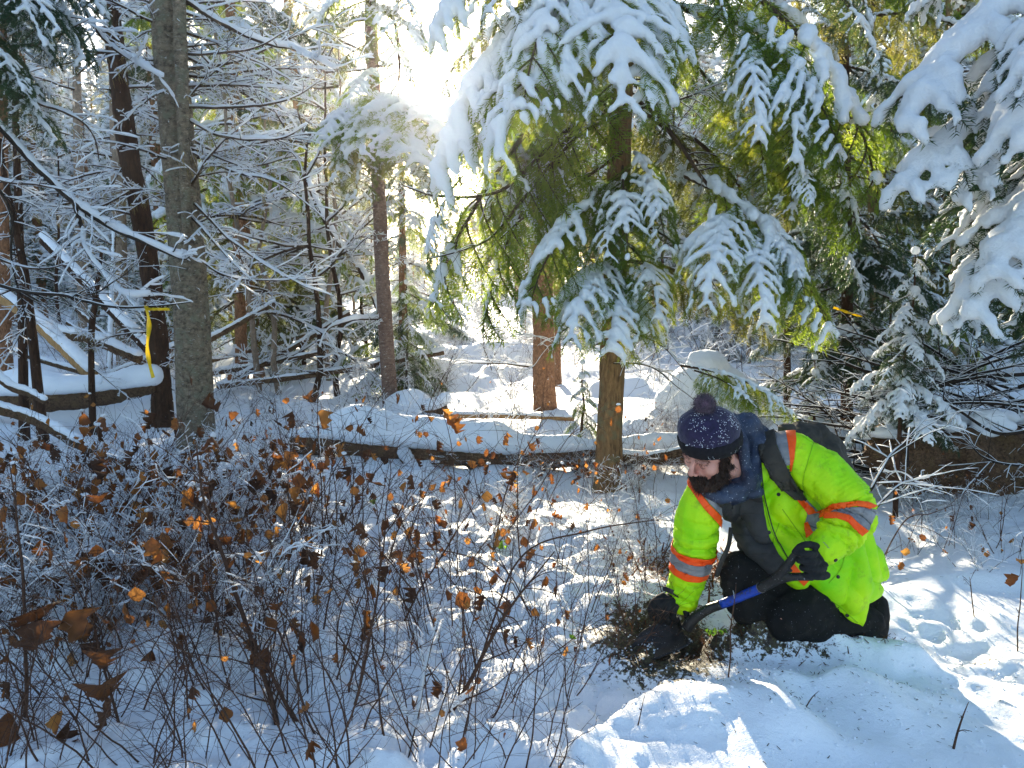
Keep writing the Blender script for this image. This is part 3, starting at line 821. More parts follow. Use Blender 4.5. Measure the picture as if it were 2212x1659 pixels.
# 3 leaning snowy stem that crosses the left edge
P0 = at(-80, 150, 5.6)
t3 = thing('dead_tree', (at(-160, 900, 5.6)[0], 5.6, gz(-3.5, 5.6)), 'bare tree at the left edge with long snowy limbs and dark needles above', 'tree'); o3 = np.array(t3.location)
tp = np.array([o3, at(-140, 500, 5.6), at(-110, 100, 5.6), at(-100, -300, 5.6)])
link('trunk', trunk_mesh('trunk', tp - o3, [0.09, 0.08, 0.07, 0.06], M_BARK_DARK, 12, 6, 31), t3)
for k, (q, r0, s, mm) in enumerate([
        ([(-110, 150, 5.6), (0, 273, 5.5), (67, 350, 5.5), (167, 443, 5.4), (240, 490, 5.4), (300, 517, 5.3), (370, 550, 5.3), (402, 556, 5.3), (412, 533, 5.3)], 0.026, 1.05, M_STICK),
        ([(160, 440, 5.4), (178, 500, 5.4), (190, 545, 5.3), (262, 632, 5.2), (325, 640, 5.2)], 0.016, 1.3, M_STICK),
        ([(-120, 60, 5.6), (0, 96, 5.5), (90, 92, 5.4), (150, 62, 5.4), (190, 42, 5.3)], 0.011, 0.9, M_TWIG),
        ([(-120, 150, 5.6), (0, 184, 5.5), (80, 222, 5.5), (160, 252, 5.4), (200, 290, 5.4), (215, 350, 5.4)], 0.013, 1.1, M_TWIG),
        ([(-120, 10, 5.6), (50, 20, 5.5), (110, 30, 5.4), (180, 40, 5.4)], 0.014, 1.3, M_TWIG),
        ([(-120, 600, 5.4), (0, 618, 5.2), (60, 632, 5.1), (140, 640, 5.1), (240, 662, 5.0), (330, 661, 5.0), (412, 652, 5.0)], 0.014, 0.25, M_STICK),
        ([(150, 640, 5.1), (205, 632, 5.1), (260, 600, 5.0), (300, 565, 5.0)], 0.006, 0.2, M_STICK),
        ([(-120, 330, 5.4), (0, 390, 5.4), (90, 400, 5.4), (200, 430, 5.4)], 0.01, 0.9, M_TWIG),
        ([(-120, 480, 5.4), (0, 560, 5.4), (90, 580, 5.4), (180, 560, 5.4)], 0.01, 0.6, M_TWIG),
        ([(-60, 330, 5.6), (20, 450, 5.5), (25, 560, 5.4), (60, 700, 5.4)], 0.012, 0.5, M_STICK)]):
    custom_branch(t3, o3, [at(*p) for p in q], r0, s, 16, 0.32, 440 + k, mm)
boughs_on(t3, o3, [(-110, 200, 5.6), (-100, -250, 5.6)], 9, ['dark'], 0.9, 41, 0.1, 0.95, -0.5, (-1.3, 0.5))
for k, (a, b) in enumerate([((-100, -180, 5.2), (60, 90, 4.9)), ((-60, -120, 5.4), (100, 60, 5.0)), ((-100, 0, 5.2), (20, 190, 4.9)), ((-20, -160, 5.6), (110, -10, 5.2)), ((-110, 60, 5.2), (60, 230, 5.1)), ((-60, -200, 5.6), (150, 120, 5.3)), ((0, -220, 5.8), (190, 20, 5.5)), ((-100, 100, 5.6), (100, 300, 5.4))]):
    bough_to(t3, o3, at(*a), at(*b), 'dark', vi=k)

# 4 thin trunks around it
def slim(name, label, pts, w, m, n_tw=8, seed=0, kind='bare', L=0.6, group=None, **kw):
    t, o = trunk_thing(name, label, pts, w, m, group, seed, knots=5, sides=10, n=30, **kw)
    if n_tw: twigs_on(t, o, pts, n_tw, kind, L, seed + 1)
    return t, o
slim('dead_tree', 'pale straight trunk behind the dark leaning one', [(262, 720, 13), (258, 500, 13), (250, 200, 13), (245, -100, 13)], [30, 28, 25, 22], M_BARK_PALE, 14, 51, 'bare', 1.2)
slim('young_tree', 'dark thin crooked stem left of the leaning snowy log', [(82, 812, 7), (60, 640, 7), (35, 500, 7), (12, 390, 7), (0, 300, 7)], [24, 18, 14, 12, 10], M_BARK_DARK, 10, 52)
slim('young_tree', 'dark stem rising upright beside the crooked one at the left edge', [(40, 830, 7.3), (48, 700, 7.3), (42, 500, 7.4), (35, 300, 7.4), (30, 0, 7.4)], [22, 18, 16, 14, 10], M_BARK_DARK, 12, 53)
slim('broken_stem', 'short dark broken stem standing in the snow drift at left', [(190, 815, 7.6), (197, 740, 7.6), (206, 650, 7.6), (220, 540, 7.6)], [14, 13, 12, 6], M_BARK_DARK, 6, 54)
slim('dead_tree', 'brown trunk cut by the left border', [(8, 800, 10), (4, 500, 10), (0, 100, 10), (0, -100, 10)], [30, 28, 26, 24], M_BARK_RED, 10, 55, 'bare', 1.0)
slim('young_tree', 'pale slim trunk far back left of the dark leaning one', [(172, 640, 17), (170, 400, 17), (165, 100, 17)], [20, 18, 15], M_BARK_PALE, 9, 56, 'bare', 1.5)
slim('snag', 'short reddish snag capped with snow right of the thick grey trunk', [(520, 770, 11.5), (517, 600, 11.5), (513, 430, 11.5)], [28, 22, 20], M_BARK_RED, 8, 57, 'bare', 0.8)
t, o = slim('spruce_tree', 'spruce with drooping snowy boughs between the thick grey trunk and the slender flaky one', [(560, 790, 12.5), (520, 400, 12.5), (497, 0, 12.5), (490, -300, 12.5)], [22, 22, 20, 14], M_BARK_RED, 0, 58)
boughs_on(t, o, [(545, 700, 12.5), (520, 400, 12.5), (497, 0, 12.5), (490, -300, 12.5)], 38, ['mid', 'back', 'mid', 'dark', 'heavy'], 2.1, 59, 0.05, 0.98, -0.35, prof=(1.0, 0.7))
t, o = slim('spruce_tree', 'leaning snow bent spruce left of the sunlit gap', [(700, 800, 15), (672, 500, 15), (640, 200, 15), (610, -100, 15)], [20, 20, 18, 14], M_BARK_RED, 0, 60)
boughs_on(t, o, [(690, 700, 15), (672, 500, 15), (640, 200, 15), (610, -100, 15)], 26, ['mid', 'back', 'back'], 1.9, 61, 0.05, 0.98, -0.4)

# 5 slender trunk right of the sun
pts = [(846, 892, 8.8), (832, 700, 8.8), (822, 500, 8.8), (814, 300, 8.8), (803, 100, 8.8), (798, -60, 8.8), (790, -400, 8.8)]
ts, os_ = trunk_thing('spruce_tree', 'slender trunk with flaky reddish bark just left of the sun glare', pts, [34, 32, 30, 28, 26, 24, 18], M_BARK_FLAKY, seed=13, knots=14, amp=0.06, flare=0.15)
for k, (a, b, kd, wd) in enumerate([
        ((815, 205, 8.7), (700, 300, 8.1), 'heavy', 1.5), ((815, 210, 8.7), (765, 335, 7.9), 'heavy', 1.6), ((820, 215, 8.7), (850, 330, 7.9), 'heavy', 1.6), ((820, 205, 8.7), (945, 320, 8.1), 'heavy', 1.6),
        ((820, 225, 8.7), (905, 350, 7.9), 'heavy', 1.5), ((815, 150, 8.7), (745, 235, 8.3), 'heavy', 1.3),
        ((815, 290, 8.7), (700, 400, 8.1), 'back', 1.5), ((815, 290, 8.7), (760, 430, 8.0), 'back', 1.5), ((822, 300, 8.7), (900, 420, 8.0), 'back', 1.5), ((822, 290, 8.7), (950, 400, 8.1), 'back', 1.5),
        ((815, 260, 8.7), (715, 350, 8.2), 'back', 1.3), ((800, 0, 8.7), (690, 90, 8.2), 'back', 1.4), ((800, 20, 8.7), (920, 110, 8.2), 'mid', 1.3), ((802, -60, 8.7), (900, 60, 8.2), 'back', 1.3),
        ((800, -60, 8.7), (700, 60, 8.2), 'mid', 1.3), ((808, 90, 8.7), (720, 170, 8.3), 'back', 1.1), ((803, 40, 8.7), (870, 175, 8.2), 'back', 1.1)]):
    bough_to(ts, os_, at(*a), at(*b), kd, wide=wd, vi=k)
custom_branch(ts, os_, [at(*p) for p in [(803, 10, 8.7), (848, 40, 8.5), (862, 120, 8.4), (858, 180, 8.4), (825, 225, 8.4)]], 0.022, 1.7, 8, 0.3, 460)
custom_branch(ts, os_, [at(*p) for p in [(803, 40, 8.8), (760, 50, 8.7), (715, 90, 8.6), (680, 140, 8.6)]], 0.02, 0.9, 8, 0.3, 461)
custom_branch(ts, os_, [at(*p) for p in [(828, 690, 8.8), (770, 690, 8.6), (710, 710, 8.5), (690, 750, 8.4)]], 0.016, 1.6, 6, 0.3, 462)
twigs_on(ts, os_, pts, 12, 'bare', 0.6, 25, 0.15, 0.6)
# spruce whose boughs hang on the right of that trunk
t, o = slim('spruce_tree', 'snowy spruce close behind the slender flaky trunk', [(868, 905, 10.5), (870, 700, 10.5), (868, 450, 10.5), (860, 200, 10.5)], [20, 18, 14, 6], M_BARK_RED, 0, 62)
boughs_on(t, o, [(868, 830, 10.5), (870, 700, 10.5), (868, 450, 10.5), (864, 330, 10.5)], 34, ['mid', 'dark', 'heavy', 'mid'], 1.15, 63, 0.0, 1.0, -0.4, prof=(1.0, 0.45))

# 6 thick red-brown trunk in the middle
pts = [(1178, 902, 8.9), (1173, 700, 8.9), (1170, 500, 8.9), (1168, 350, 8.9), (1160, 100, 8.9), (1155, -300, 8.9)]
tm, om = trunk_thing('pine_tree', 'straight red brown trunk in the middle left of the big fir', pts, [50, 46, 42, 40, 37, 30], M_BARK_RED, seed=14, knots=10, amp=0.09, flare=0.2, sides=26)
boughs_on(tm, om, [(1168, 420, 8.9), (1160, 100, 8.9), (1155, -200, 8.9)], 14, ['back', 'light', 'back', 'mid'], 1.5, 64, 0.0, 1.0, -0.4)
twigs_on(tm, om, pts, 10, 'bare', 0.9, 26, 0.1, 0.6)
slim('young_tree', 'thin brown trunk close right of the red brown one', [(1208, 700, 11), (1200, 500, 11), (1197, 380, 11), (1190, 100, 11)], [14, 13, 12, 10], M_BARK_RED, 8, 65)

# 7 the big fir
pts = [(1312, 1068, 5.5), (1322, 800, 5.5), (1330, 560, 5.5), (1338, 330, 5.5), (1345, 100, 5.5), (1348, -60, 5.5), (1352, -600, 5.5)]
tf, of_ = trunk_thing('fir_tree', 'big fir loaded with hanging fans of snow, standing beside the kneeling man', pts, [58, 54, 50, 48, 46, 44, 38], M_BARK_FIR, seed=15, knots=20, amp=0.06, flare=0.35, sides=28)
HERO = [
    # left drapes
    ((1290, -80, 5.2), (958, 395, 4.5), 'heavy', 0.62), ((1290, -50, 5.2), (1060, 350, 4.3), 'heavy', 0.7), ((1290, -110, 5.3), (1130, 235, 4.3), 'mid', 0.8), ((1240, 20, 5.2), (1000, 330, 4.5), 'mid', 0.6),
    ((1220, -200, 5.3), (948, 85, 4.7), 'heavy', 0.8), ((1280, -180, 5.3), (1050, 30, 4.6), 'back', 1.1),
    # centre drape
    ((1330, -100, 5.3), (1215, 190, 4.4), 'heavy', 0.8), ((1330, -90, 5.3), (1305, 230, 4.3), 'heavy', 1.0), ((1345, -100, 5.3), (1400, 215, 4.4), 'heavy', 0.9),
    # right drapes
    ((1500, -80, 5.3), (1890, 395, 4.6), 'mid', 0.8), ((1560, 30, 5.1), (1810, 330, 4.5), 'mid', 0.8), ((1610, 60, 5.0), (1715, 350, 4.45), 'mid', 0.8), ((1600, 60, 5.0), (1640, 300, 4.45), 'heavy', 0.6),
    ((1700, -120, 5.3), (1880, 120, 4.8), 'dark', 1.2), ((1715, 350, 4.7), (1750, 440, 4.5), 'heavy', 0.9),
    ((1400, -200, 5.4), (1560, 60, 4.8), 'green', 1.1), ((1700, -260, 5.5), (1860, 40, 5.1), 'dark', 1.4), ((1480, -250, 5.5), (1680, 30, 5.1), 'green', 1.3),
    # lower right fans
    ((1480, 380, 5.2), (1790, 715, 4.4), 'mid', 0.7), ((1600, 450, 5.0), (1505, 660, 4.3), 'heavy', 0.75), ((1605, 480, 4.9), (1655, 695, 4.25), 'heavy', 0.75), ((1620, 470, 4.9), (1740, 650, 4.35), 'mid', 0.8),
    # lower centre fans
    ((1345, 400, 5.4), (1145, 660, 4.5), 'mid', 0.7), ((1340, 570, 5.3), (1215, 735, 4.4), 'heavy', 0.7), ((1335, 590, 5.3), (1325, 760, 4.45), 'heavy', 1.0), ((1345, 360, 5.3), (1355, 560, 4.6), 'mid', 0.9), ((1370, 330, 5.3), (1440, 540, 4.7), 'mid', 0.8), ((1350, 520, 5.3), (1420, 690, 4.6), 'mid', 0.9),
    ((1350, 400, 5.3), (1280, 560, 4.7), 'light', 0.9),
    # green curtains at the left
    ((1320, 120, 5.5), (950, 660, 5.0), 'green', 1.0), ((1320, 200, 5.5), (1040, 690, 5.2), 'green', 1.0), ((1250, 180, 5.8), (1090, 500, 5.3), 'green', 0.8), 
    ((1260, 60, 5.8), (1040, 480, 5.6), 'back', 1.2), ((1000, 380, 5.0), (925, 590, 4.9), 'mid', 0.8),
    ((1370, 30, 5.9), (1620, 330, 5.8), 'green', 1.2), ((1360, 200, 5.8), (1560, 560, 5.6), 'back', 1.1), ((1500, 300, 5.5), (1700, 600, 5.3), 'green', 1.1), ((1600, 250, 5.6), (1830, 520, 5.2), 'light', 1.2), ((1550, 250, 5.6), (1800, 450, 5.4), 'green', 1.2), ((1700, 380, 5.5), (1860, 640, 5.3), 'dark', 1.2), ((1680, 180, 5.2), (1860, 520, 4.9), 'green', 1.3), ((1620, 200, 5.2), (1720, 480, 4.9), 'green', 1.2), ((1600, 130, 5.2), (1640, 420, 4.9), 'green', 1.2)]
for k, (a, b, kd, wd) in enumerate(HERO): bough_to(tf, of_, at(*a), at(*b), kd, wide=wd, vi=k, roll=0.12 * math.sin(k * 2.3))
boughs_on(tf, of_, [(1330, 560, 5.5), (1345, 100, 5.5), (1350, -500, 5.5)], 8, ['back', 'green', 'back', 'light'], 1.7, 66, 0.0, 1.0, -0.3, (0.2, 2.9))
for k, (q, r0, s) in enumerate([
        ([(1335, 230, 5.4), (1229, 278, 5.2), (1156, 347, 5.1), (1070, 416, 5.0), (948, 424, 4.9), (870, 400, 4.9)], 0.016, 0.25),
        ([(1335, 250, 5.4), (1240, 300, 5.2), (1130, 430, 5.1), (1050, 520, 5.0), (930, 560, 4.9)], 0.014, 0.35),
        ([(1350, 150, 5.4), (1430, 260, 5.2), (1480, 330, 5.1), (1560, 440, 5.0), (1640, 500, 4.9)], 0.017, 0.2),
        ([(1345, 330, 5.4), (1240, 400, 5.3), (1120, 480, 5.2), (1000, 600, 5.1)], 0.012, 0.3),
        ([(1345, 480, 5.4), (1420, 500, 5.2), (1500, 560, 5.0), (1560, 640, 4.9)], 0.012, 0.7),
        ([(1345, 240, 5.4), (1450, 220, 5.2), (1560, 180, 5.1)], 0.010, 0.5),
        ([(1350, -20, 5.4), (1480, 20, 5.3), (1620, 60, 5.1), (1760, 140, 4.9)], 0.022, 1.1),
        ([(1325, 785, 5.4), (1400, 790, 5.2), (1470, 840, 5.0), (1540, 900, 4.8)], 0.006, 0.5),
        ([(1325, 700, 5.4), (1420, 740, 5.0), (1470, 790, 4.8), (1530, 870, 4.6)], 0.007, 0.8),
        ([(1325, 740, 5.4), (1230, 730, 5.3), (1180, 750, 5.2)], 0.005, 0.5)]):
    custom_branch(tf, of_, [at(*p) for p in q], r0, s, 14, 0.3, 480 + k, droop=0.6)
# the low green hemlock bough over the man's cap
for k, (a, b, kd) in enumerate([((1470, 790, 4.6), (1700, 900, 4.2), 'light'), ((1500, 800, 4.5), (1640, 880, 4.15), 'green')]):
    bough_to(tf, of_, at(*a), at(*b), kd, vi=k)

# 8 the tree past the right border
bp = at(2420, 1000, 4.6)
tr_ = thing('spruce_tree', (bp[0], bp[1], gz(bp[0], bp[1]) - 0.05), 'dark spruce at the right border with thick lumpy cushions of snow on its boughs', 'tree'); or_ = np.array(tr_.location)
link('trunk', trunk_mesh('trunk', np.array([or_, at(2410, 500, 4.6), at(2400, -100, 4.6), at(2395, -700, 4.6)]) - or_, [0.12, 0.11, 0.1, 0.08], M_BARK_DARK, 16, 8, 33), tr_)
for k, (a, b, kd, wd) in enumerate([
        ((2330, -90, 4.4), (1980, 275, 3.9), 'lump', 1.1), ((2380, -60, 4.3), (2190, 330, 3.6), 'lump', 1.1), ((2400, 160, 4.4), (1965, 410, 3.9), 'lump', 1.0), ((2350, 220, 4.3), (2085, 430, 3.9), 'lump', 1.0),
        ((2390, 300, 4.4), (2085, 690, 3.9), 'lump', 1.1), ((2390, 250, 4.2), (2170, 600, 3.7), 'lump', 1.2), ((2350, 520, 4.4), (2060, 720, 4.0), 'lump', 0.9), ((2400, 100, 4.3), (2180, 480, 3.9), 'dark', 1.3),
        ((2360, 60, 4.6), (2060, 330, 4.3), 'dark', 1.4), ((2380, 250, 4.6), (2020, 520, 4.3), 'dark', 1.4), ((2380, 350, 4.6), (2120, 640, 4.2), 'dark', 1.4), ((2380, 450, 4.6), (2140, 700, 4.2), 'dark', 1.4), ((2330, 0, 4.6), (2090, 210, 4.3), 'dark', 1.4), ((2400, -50, 4.0), (2215, 190, 3.4), 'lump', 1.0), ((2390, 500, 4.4), (2200, 760, 4.0), 'dark', 1.3)]):
    bough_to(tr_, or_, at(*a), at(*b), kd, wide=wd, vi=k)
boughs_on(tr_, or_, [(2400, 500, 4.6), (2395, -600, 4.6)], 16, ['dark', 'lump'], 1.1, 67, 0.0, 1.0, -0.35, (-1.5, 3.0))

# 9 saplings
def sapling(px, base, top, Y, w, kinds, label, n=22, seed=0, name='fir_sapling', down=-0.6, low=0.22):
    b = at(px, base, Y); z1 = at(px, top, Y)[2]; zb = gz(b[0], b[1]) - 0.03; H = z1 - zb
    t = thing(name, (b[0], b[1], zb), label, 'sapling'); o = np.array(t.location); r = rng(seed)
    P = np.stack([np.cumsum(r.randn(8)) * 0.01, np.cumsum(r.randn(8)) * 0.01, np.linspace(0, H * 0.97, 8)], -1)
    mb = MB(); tube(mb, P, interp([0.018, 0.004], 8), 6); mb.obj('trunk', M_BARK_DARK, t)
    W = pxm(w, Y)
    for i in range(n):
        u = (i + 0.5 * r.rand()) / n; z = H * (low + (0.97 - low) * u); a = i * 2.39996; j = int(u * 7)
        c = o + vec(P[j][0], P[j][1], z); l = W * (1.05 - u) ** 0.8 * (0.8 + 0.4 * r.rand()) + 0.06
        place_bough(t, o, c, unit(vec(math.cos(a), math.sin(a), down)), l, kinds[r.randint(len(kinds))])
    mb = MB(); balls(mb, P[-3:] + vec(0, 0, 0.02), [0.03, 0.035, 0.028]); V, F, N = remesh(mb, 0.008); m2 = MB(); m2.add(V, F); m2.obj('snow_cap', M_SNOW, t)
    return t
sapling(1945, 990, 530, 4.7, 125, ['lump', 'dark', 'lump', 'lump', 'dark'], 'young cone shaped fir with snow cushions, standing over the brushwood at right', 30, 71, low=0.42)
sapling(1262, 930, 780, 6.6, 60, ['light', 'heavy', 'green'], 'tiny light green fir bowed under snow left of the big fir trunk', 14, 72)
sapling(1740, 1000, 770, 6.2, 70, ['heavy', 'lump'], 'tiny fir almost buried in snow behind the backpack', 12, 73)
sapling(1930, 600, 300, 9.5, 80, ['heavy', 'mid'], 'narrow snow covered fir spire behind the cone shaped one', 22, 74)
sapling(880, 900, 560, 9.6, 90, ['mid', 'dark'], 'small dark fir hanging over the snow right of the slender flaky trunk', 20, 75)
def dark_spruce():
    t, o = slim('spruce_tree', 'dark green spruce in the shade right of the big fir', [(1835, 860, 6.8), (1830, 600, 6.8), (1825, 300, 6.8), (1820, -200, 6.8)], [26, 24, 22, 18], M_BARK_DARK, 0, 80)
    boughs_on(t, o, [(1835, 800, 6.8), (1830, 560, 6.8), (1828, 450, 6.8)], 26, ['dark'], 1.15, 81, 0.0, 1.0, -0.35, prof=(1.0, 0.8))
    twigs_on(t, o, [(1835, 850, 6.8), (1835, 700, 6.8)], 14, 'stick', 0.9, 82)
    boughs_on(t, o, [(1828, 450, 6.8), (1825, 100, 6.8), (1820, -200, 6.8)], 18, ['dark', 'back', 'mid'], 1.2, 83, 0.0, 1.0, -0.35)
dark_spruce()
slim('young_tree', 'dark reddish thin trunk in the shade behind the man', [(1703, 900, 7.4), (1700, 780, 7.4), (1700, 640, 7.4), (1698, 300, 7.4)], [16, 15, 14, 12], M_BARK_DARK, 12, 84, 'stick', 0.8)
slim('young_tree', 'grey brown trunk between the cone shaped fir and the right border spruce', [(2066, 760, 10), (2062, 560, 10), (2060, 400, 10), (2050, 0, 10)], [18, 17, 15, 13], M_BARK_FIR, 12, 85, 'bare', 1.0)
t, o = slim('spruce_tree', 'snow laden spruce behind the right border spruce', [(2110, 760, 12), (2100, 400, 12), (2090, 0, 12), (2085, -400, 12)], [26, 24, 20, 14], M_BARK_FIR, 0, 86)
boughs_on(t, o, [(2110, 700, 12), (2100, 400, 12), (2090, 0, 12), (2085, -400, 12)], 44, ['mid', 'heavy', 'back'], 1.9, 87, 0.0, 1.0, -0.35)
t, o = slim('spruce_tree', 'snow laden spruce with a thin crown behind the big fir', [(1900, 760, 11), (1885, 400, 11), (1880, 0, 11), (1875, -400, 11)], [24, 22, 18, 14], M_BARK_FIR, 0, 88)
boughs_on(t, o, [(1900, 640, 11), (1885, 400, 11), (1880, 0, 11), (1875, -400, 11)], 34, ['mid', 'light', 'back'], 1.6, 89, 0.0, 1.0, -0.35)

# bare, snow lined trees between the trunks
r = rng(4242)
for k in range(26):
    y = 9.5 + 7.5 * r.rand(); x = (-0.64 + 0.42 * r.rand()) * y if k < 13 else (0.12 + 0.5 * r.rand()) * y
    if k in (1, 4, 6, 8, 11): continue
    if k >= 20: y = 14 + 11 * r.rand(); x = -0.1086 * y + 3.2 * (r.rand() - 0.6)
    t = thing('bare_tree', (x, y, gz(x, y) - 0.05), 'thin bare tree with snow lined twigs among the ' + ('windfall at left' if k < 13 else 'spruces behind the big fir' if k < 20 else 'low spruces of the bright lane'), 'tree', 'thin bare trees ' + ('at left' if k < 13 else 'behind the big fir' if k < 20 else 'in the bright lane')); o = np.array(t.location)
    Hh = 3 + 3 * r.rand(); P = np.stack([np.cumsum(r.randn(10)) * 0.06, np.cumsum(r.randn(10)) * 0.06, np.linspace(0, Hh, 10)], -1)
    mb = MB(); tube(mb, P, interp([0.045, 0.012], 10), 7); mb.obj('trunk', M_BARK_DARK if k % 3 else M_BARK_PALE, t)
    for q in range(17):
        j = r.randint(1, 10); a = r.rand() * 6.283
        place_twig(t, o, o + P[j], unit(vec(math.cos(a), math.sin(a), 0.25 * r.randn())), 0.8 + 0.9 * r.rand(), 'bare' if q % 3 else 'arch')

# 10 the forest behind: individuals everywhere except along the lane the sun shines down
def lane(x, y): return x + 0.1086 * y
r = rng(909); placed = []
AD = ['slim', 'crooked', 'bushy', 'tall', 'narrow', 'broad', 'thin', 'dense']; NF = 0
def try_place(x, y, vi, s, tall=True, mind=1.3):
    for (a, b) in placed:
        if math.hypot(x - a, y - b) < mind: return False
    placed.append((x, y)); return True
for k in range(900):
    y = 11 + 55 * r.rand() ** 0.8; x = (r.rand() - 0.5) * 1.62 * y
    ln = lane(x, y)
    if -10 < ln < -4.6 and y < 40 and r.rand() < 0.5: continue
    small = -4.6 < ln < 4.4
    if small and (y < 14 or r.rand() < 0.35): continue
    if y < 13.5 and abs(x) < 5 and not small: continue
    if not try_place(x, y, 0, 0, mind=2.1 if y < 25 else 3.3): continue
    side_ = 'left of the sun gap' if ln <= 0 else 'right of the big fir'
    band = 'nearest rows' if y < 20 else ('middle rows' if y < 36 else 'farthest rows')
    if small and y < 22: vi, s = 3, 0.35 + 0.4 * r.rand()
    elif small: vi, s = 2, 0.125 * y / 6 * (0.6 + 0.4 * r.rand())
    else: vi = [0, 1, 4, 2, 0, 1][r.randint(6)]; s = 0.75 + 0.5 * r.rand()
    kind = 'low snow covered young spruce standing in the bright lane under the sun' if small else 'snow laden spruce in the %s of the forest %s' % (band, side_)
    far_tree(x, y, vi, s * (1.25 if y > 36 and not small else 1), r.rand() * 6.28, kind, group=('young spruces in the bright lane' if small else 'spruces in the %s %s' % (band, side_)))
    NF += 1
    if NF > 230: break
print('far trees', NF)
# the closed wood on the skyline
def skyline():
    r = rng(5); k = 0
    for q in range(150):
        a = (r.rand() - 0.5) * 1.5; d = 72 + 60 * r.rand() ** 1.3; x = d * math.sin(a); y = d * math.cos(a); ln = lane(x, y)
        if -7 < ln < 6 and r.rand() < 0.5: continue
        s = (0.9 + 0.7 * r.rand()) * (0.4 if -8 < ln < 7 else 1); vi = (1, 4, 0)[r.randint(3)]; k += 1
        far_tree(x, y, vi, s * 1.25, r.rand() * 6.28, 'distant spruce in the closed wood on the skyline', group='spruces of the closed wood on the skyline')
    print('skyline', k)
skyline()
# ---------------------------------------------------------------- fallen logs
def log_thing(name, label, pts, r0, snow_h, m=None, seed=0, cat='log', snow_w=1.0, bites=0.35, ground=False):
    """lying trunk through world points with a thick bolster of snow on top"""
    P0 = np.array(pts, float); o0 = P0[0].copy()
    t = thing(name, o0, label, cat)
    link('trunk', trunk_mesh('trunk', P0 - o0, r0 if np.ndim(r0) else [r0, r0 * 0.9], m or M_LOG, 18, 8, seed, 0.12, 0.0, 50), t)
    P = spline(P0 - o0, 90); rr = interp(r0 if np.ndim(r0) else [r0, r0 * 0.9], 90)
    ph = noise(P, 1.6, seed + 2) * 0.5 + 0.5; ph2 = noise(P, 5, seed + 4)
    snow_h = interp(snow_h, 90) if np.ndim(snow_h) else snow_h; h = snow_h * (0.55 + 0.8 * ph + 0.18 * ph2); mb = MB()
    T = unit(np.gradient(P, axis=0)); S = unit(np.cross(T, (0, 0, 1)))
    for k in range(90):
        w = rr[k] * 0.95 * snow_w
        for s in (-0.45, 0, 0.45):
            ell(mb, P[k] + vec(0, 0, rr[k] * (0.62 - 0.25 * abs(s)) + h[k] * 0.42) + S[k] * s * w, (max(w * 0.62, h[k] * 0.42), max(w * 0.62, h[k] * 0.42), h[k] * (0.55 - 0.2 * abs(s))), tpl=SPH)
    V, F, N = remesh(mb, max(0.017, float(np.min(snow_h)) * 0.13), 6)
    V = V + N * (0.006 * fbm(V, 18, seed, 3))[:, None]
    mb = MB(); mb.add(V, F); mb.obj('snow', M_SNOWG, t)
    return t, o0
def LP(px, py, Y, dz=0): return at(px, py, Y) + vec(0, 0, dz)
tl, ol = log_thing('fallen_log', 'long fallen log with a white bolster of snow crossing the clearing', [LP(640, 958, 6.8), LP(720, 958, 6.65), LP(800, 968, 6.6), LP(1000, 985, 6.4), LP(1130, 990, 6.3), LP(1290, 985, 6.2), LP(1480, 985, 6.1), LP(1700, 1010, 6.0)], [0.10, 0.095, 0.09, 0.08, 0.075], [0.10, 0.25, 0.24, 0.12, 0.15], seed=61, snow_w=0.85)
custom_branch(tl, ol, [at(*p) for p in [(870, 990, 6.4), (900, 1020, 6.2), (945, 1050, 6.0), (985, 1090, 5.8)]], 0.035, 1.6, 4, 0.2, 601, M_LOG)
custom_branch(tl, ol, [at(*p) for p in [(970, 985, 6.4), (1010, 1005, 6.3), (1035, 1030, 6.2), (1030, 1080, 6.1)]], 0.02, 0.2, 4, 0.2, 602, M_STICK)
custom_branch(tl, ol, [at(*p) for p in [(835, 985, 6.4), (836, 1040, 6.3), (838, 1085, 6.3)]], 0.022, 0.0, 3, 0.15, 603, M_STICK)
log_thing('fallen_log', 'big log at the left edge under a deep rounded drift of snow', [LP(-160, 868, 8.2), LP(40, 866, 8.1), (LP(200, 858, 8.0)), LP(335, 838, 7.9)], [0.13, 0.13, 0.11, 0.06], 0.30, seed=62, snow_w=1.4)
log_thing('leaning_log', 'leaning orange brown log under a thick strip of snow behind the left drift', [LP(200, 812, 8.6), LP(130, 745, 8.8), LP(60, 680, 9.0), LP(-60, 600, 9.3)], [0.07, 0.07, 0.07], 0.11, m=M_WOOD, seed=63)
log_thing('leaning_log', 'longer leaning log behind the dark leaning trunk, snow along its whole back', [LP(355, 790, 8.8), LP(240, 670, 9.2), LP(165, 590, 9.5), LP(95, 520, 9.8)], [0.06, 0.06, 0.06], 0.10, m=M_BARK_DARK, seed=64)
log_thing('fallen_log', 'half buried snowy log lying behind the leaning orange brown one', [LP(300, 775, 9.5), LP(200, 735, 9.8), LP(120, 720, 10)], [0.06, 0.06], 0.10, seed=65)
log_thing('fallen_log', 'thin log low at the left edge with a lumpy ridge of snow', [LP(-60, 870, 6.0), LP(70, 905, 5.9), LP(180, 965, 5.7), LP(290, 1010, 5.6)], [0.045, 0.04, 0.025], 0.06, seed=66)
log_thing('fallen_branch', 'snow covered branch sloping down at the left edge above the leafy shrubs', [LP(-60, 770, 6.2), LP(20, 835, 6.1), LP(60, 850, 6.1), LP(100, 870, 6.0)], [0.03, 0.02], 0.05, seed=67, cat='branch')
log_thing('fallen_log', 'short dark log end poking from the snow right of the slender trunk', [LP(868, 892, 8.5), LP(930, 892, 8.4), LP(965, 878, 8.4)], [0.07, 0.05], 0.16, seed=68)
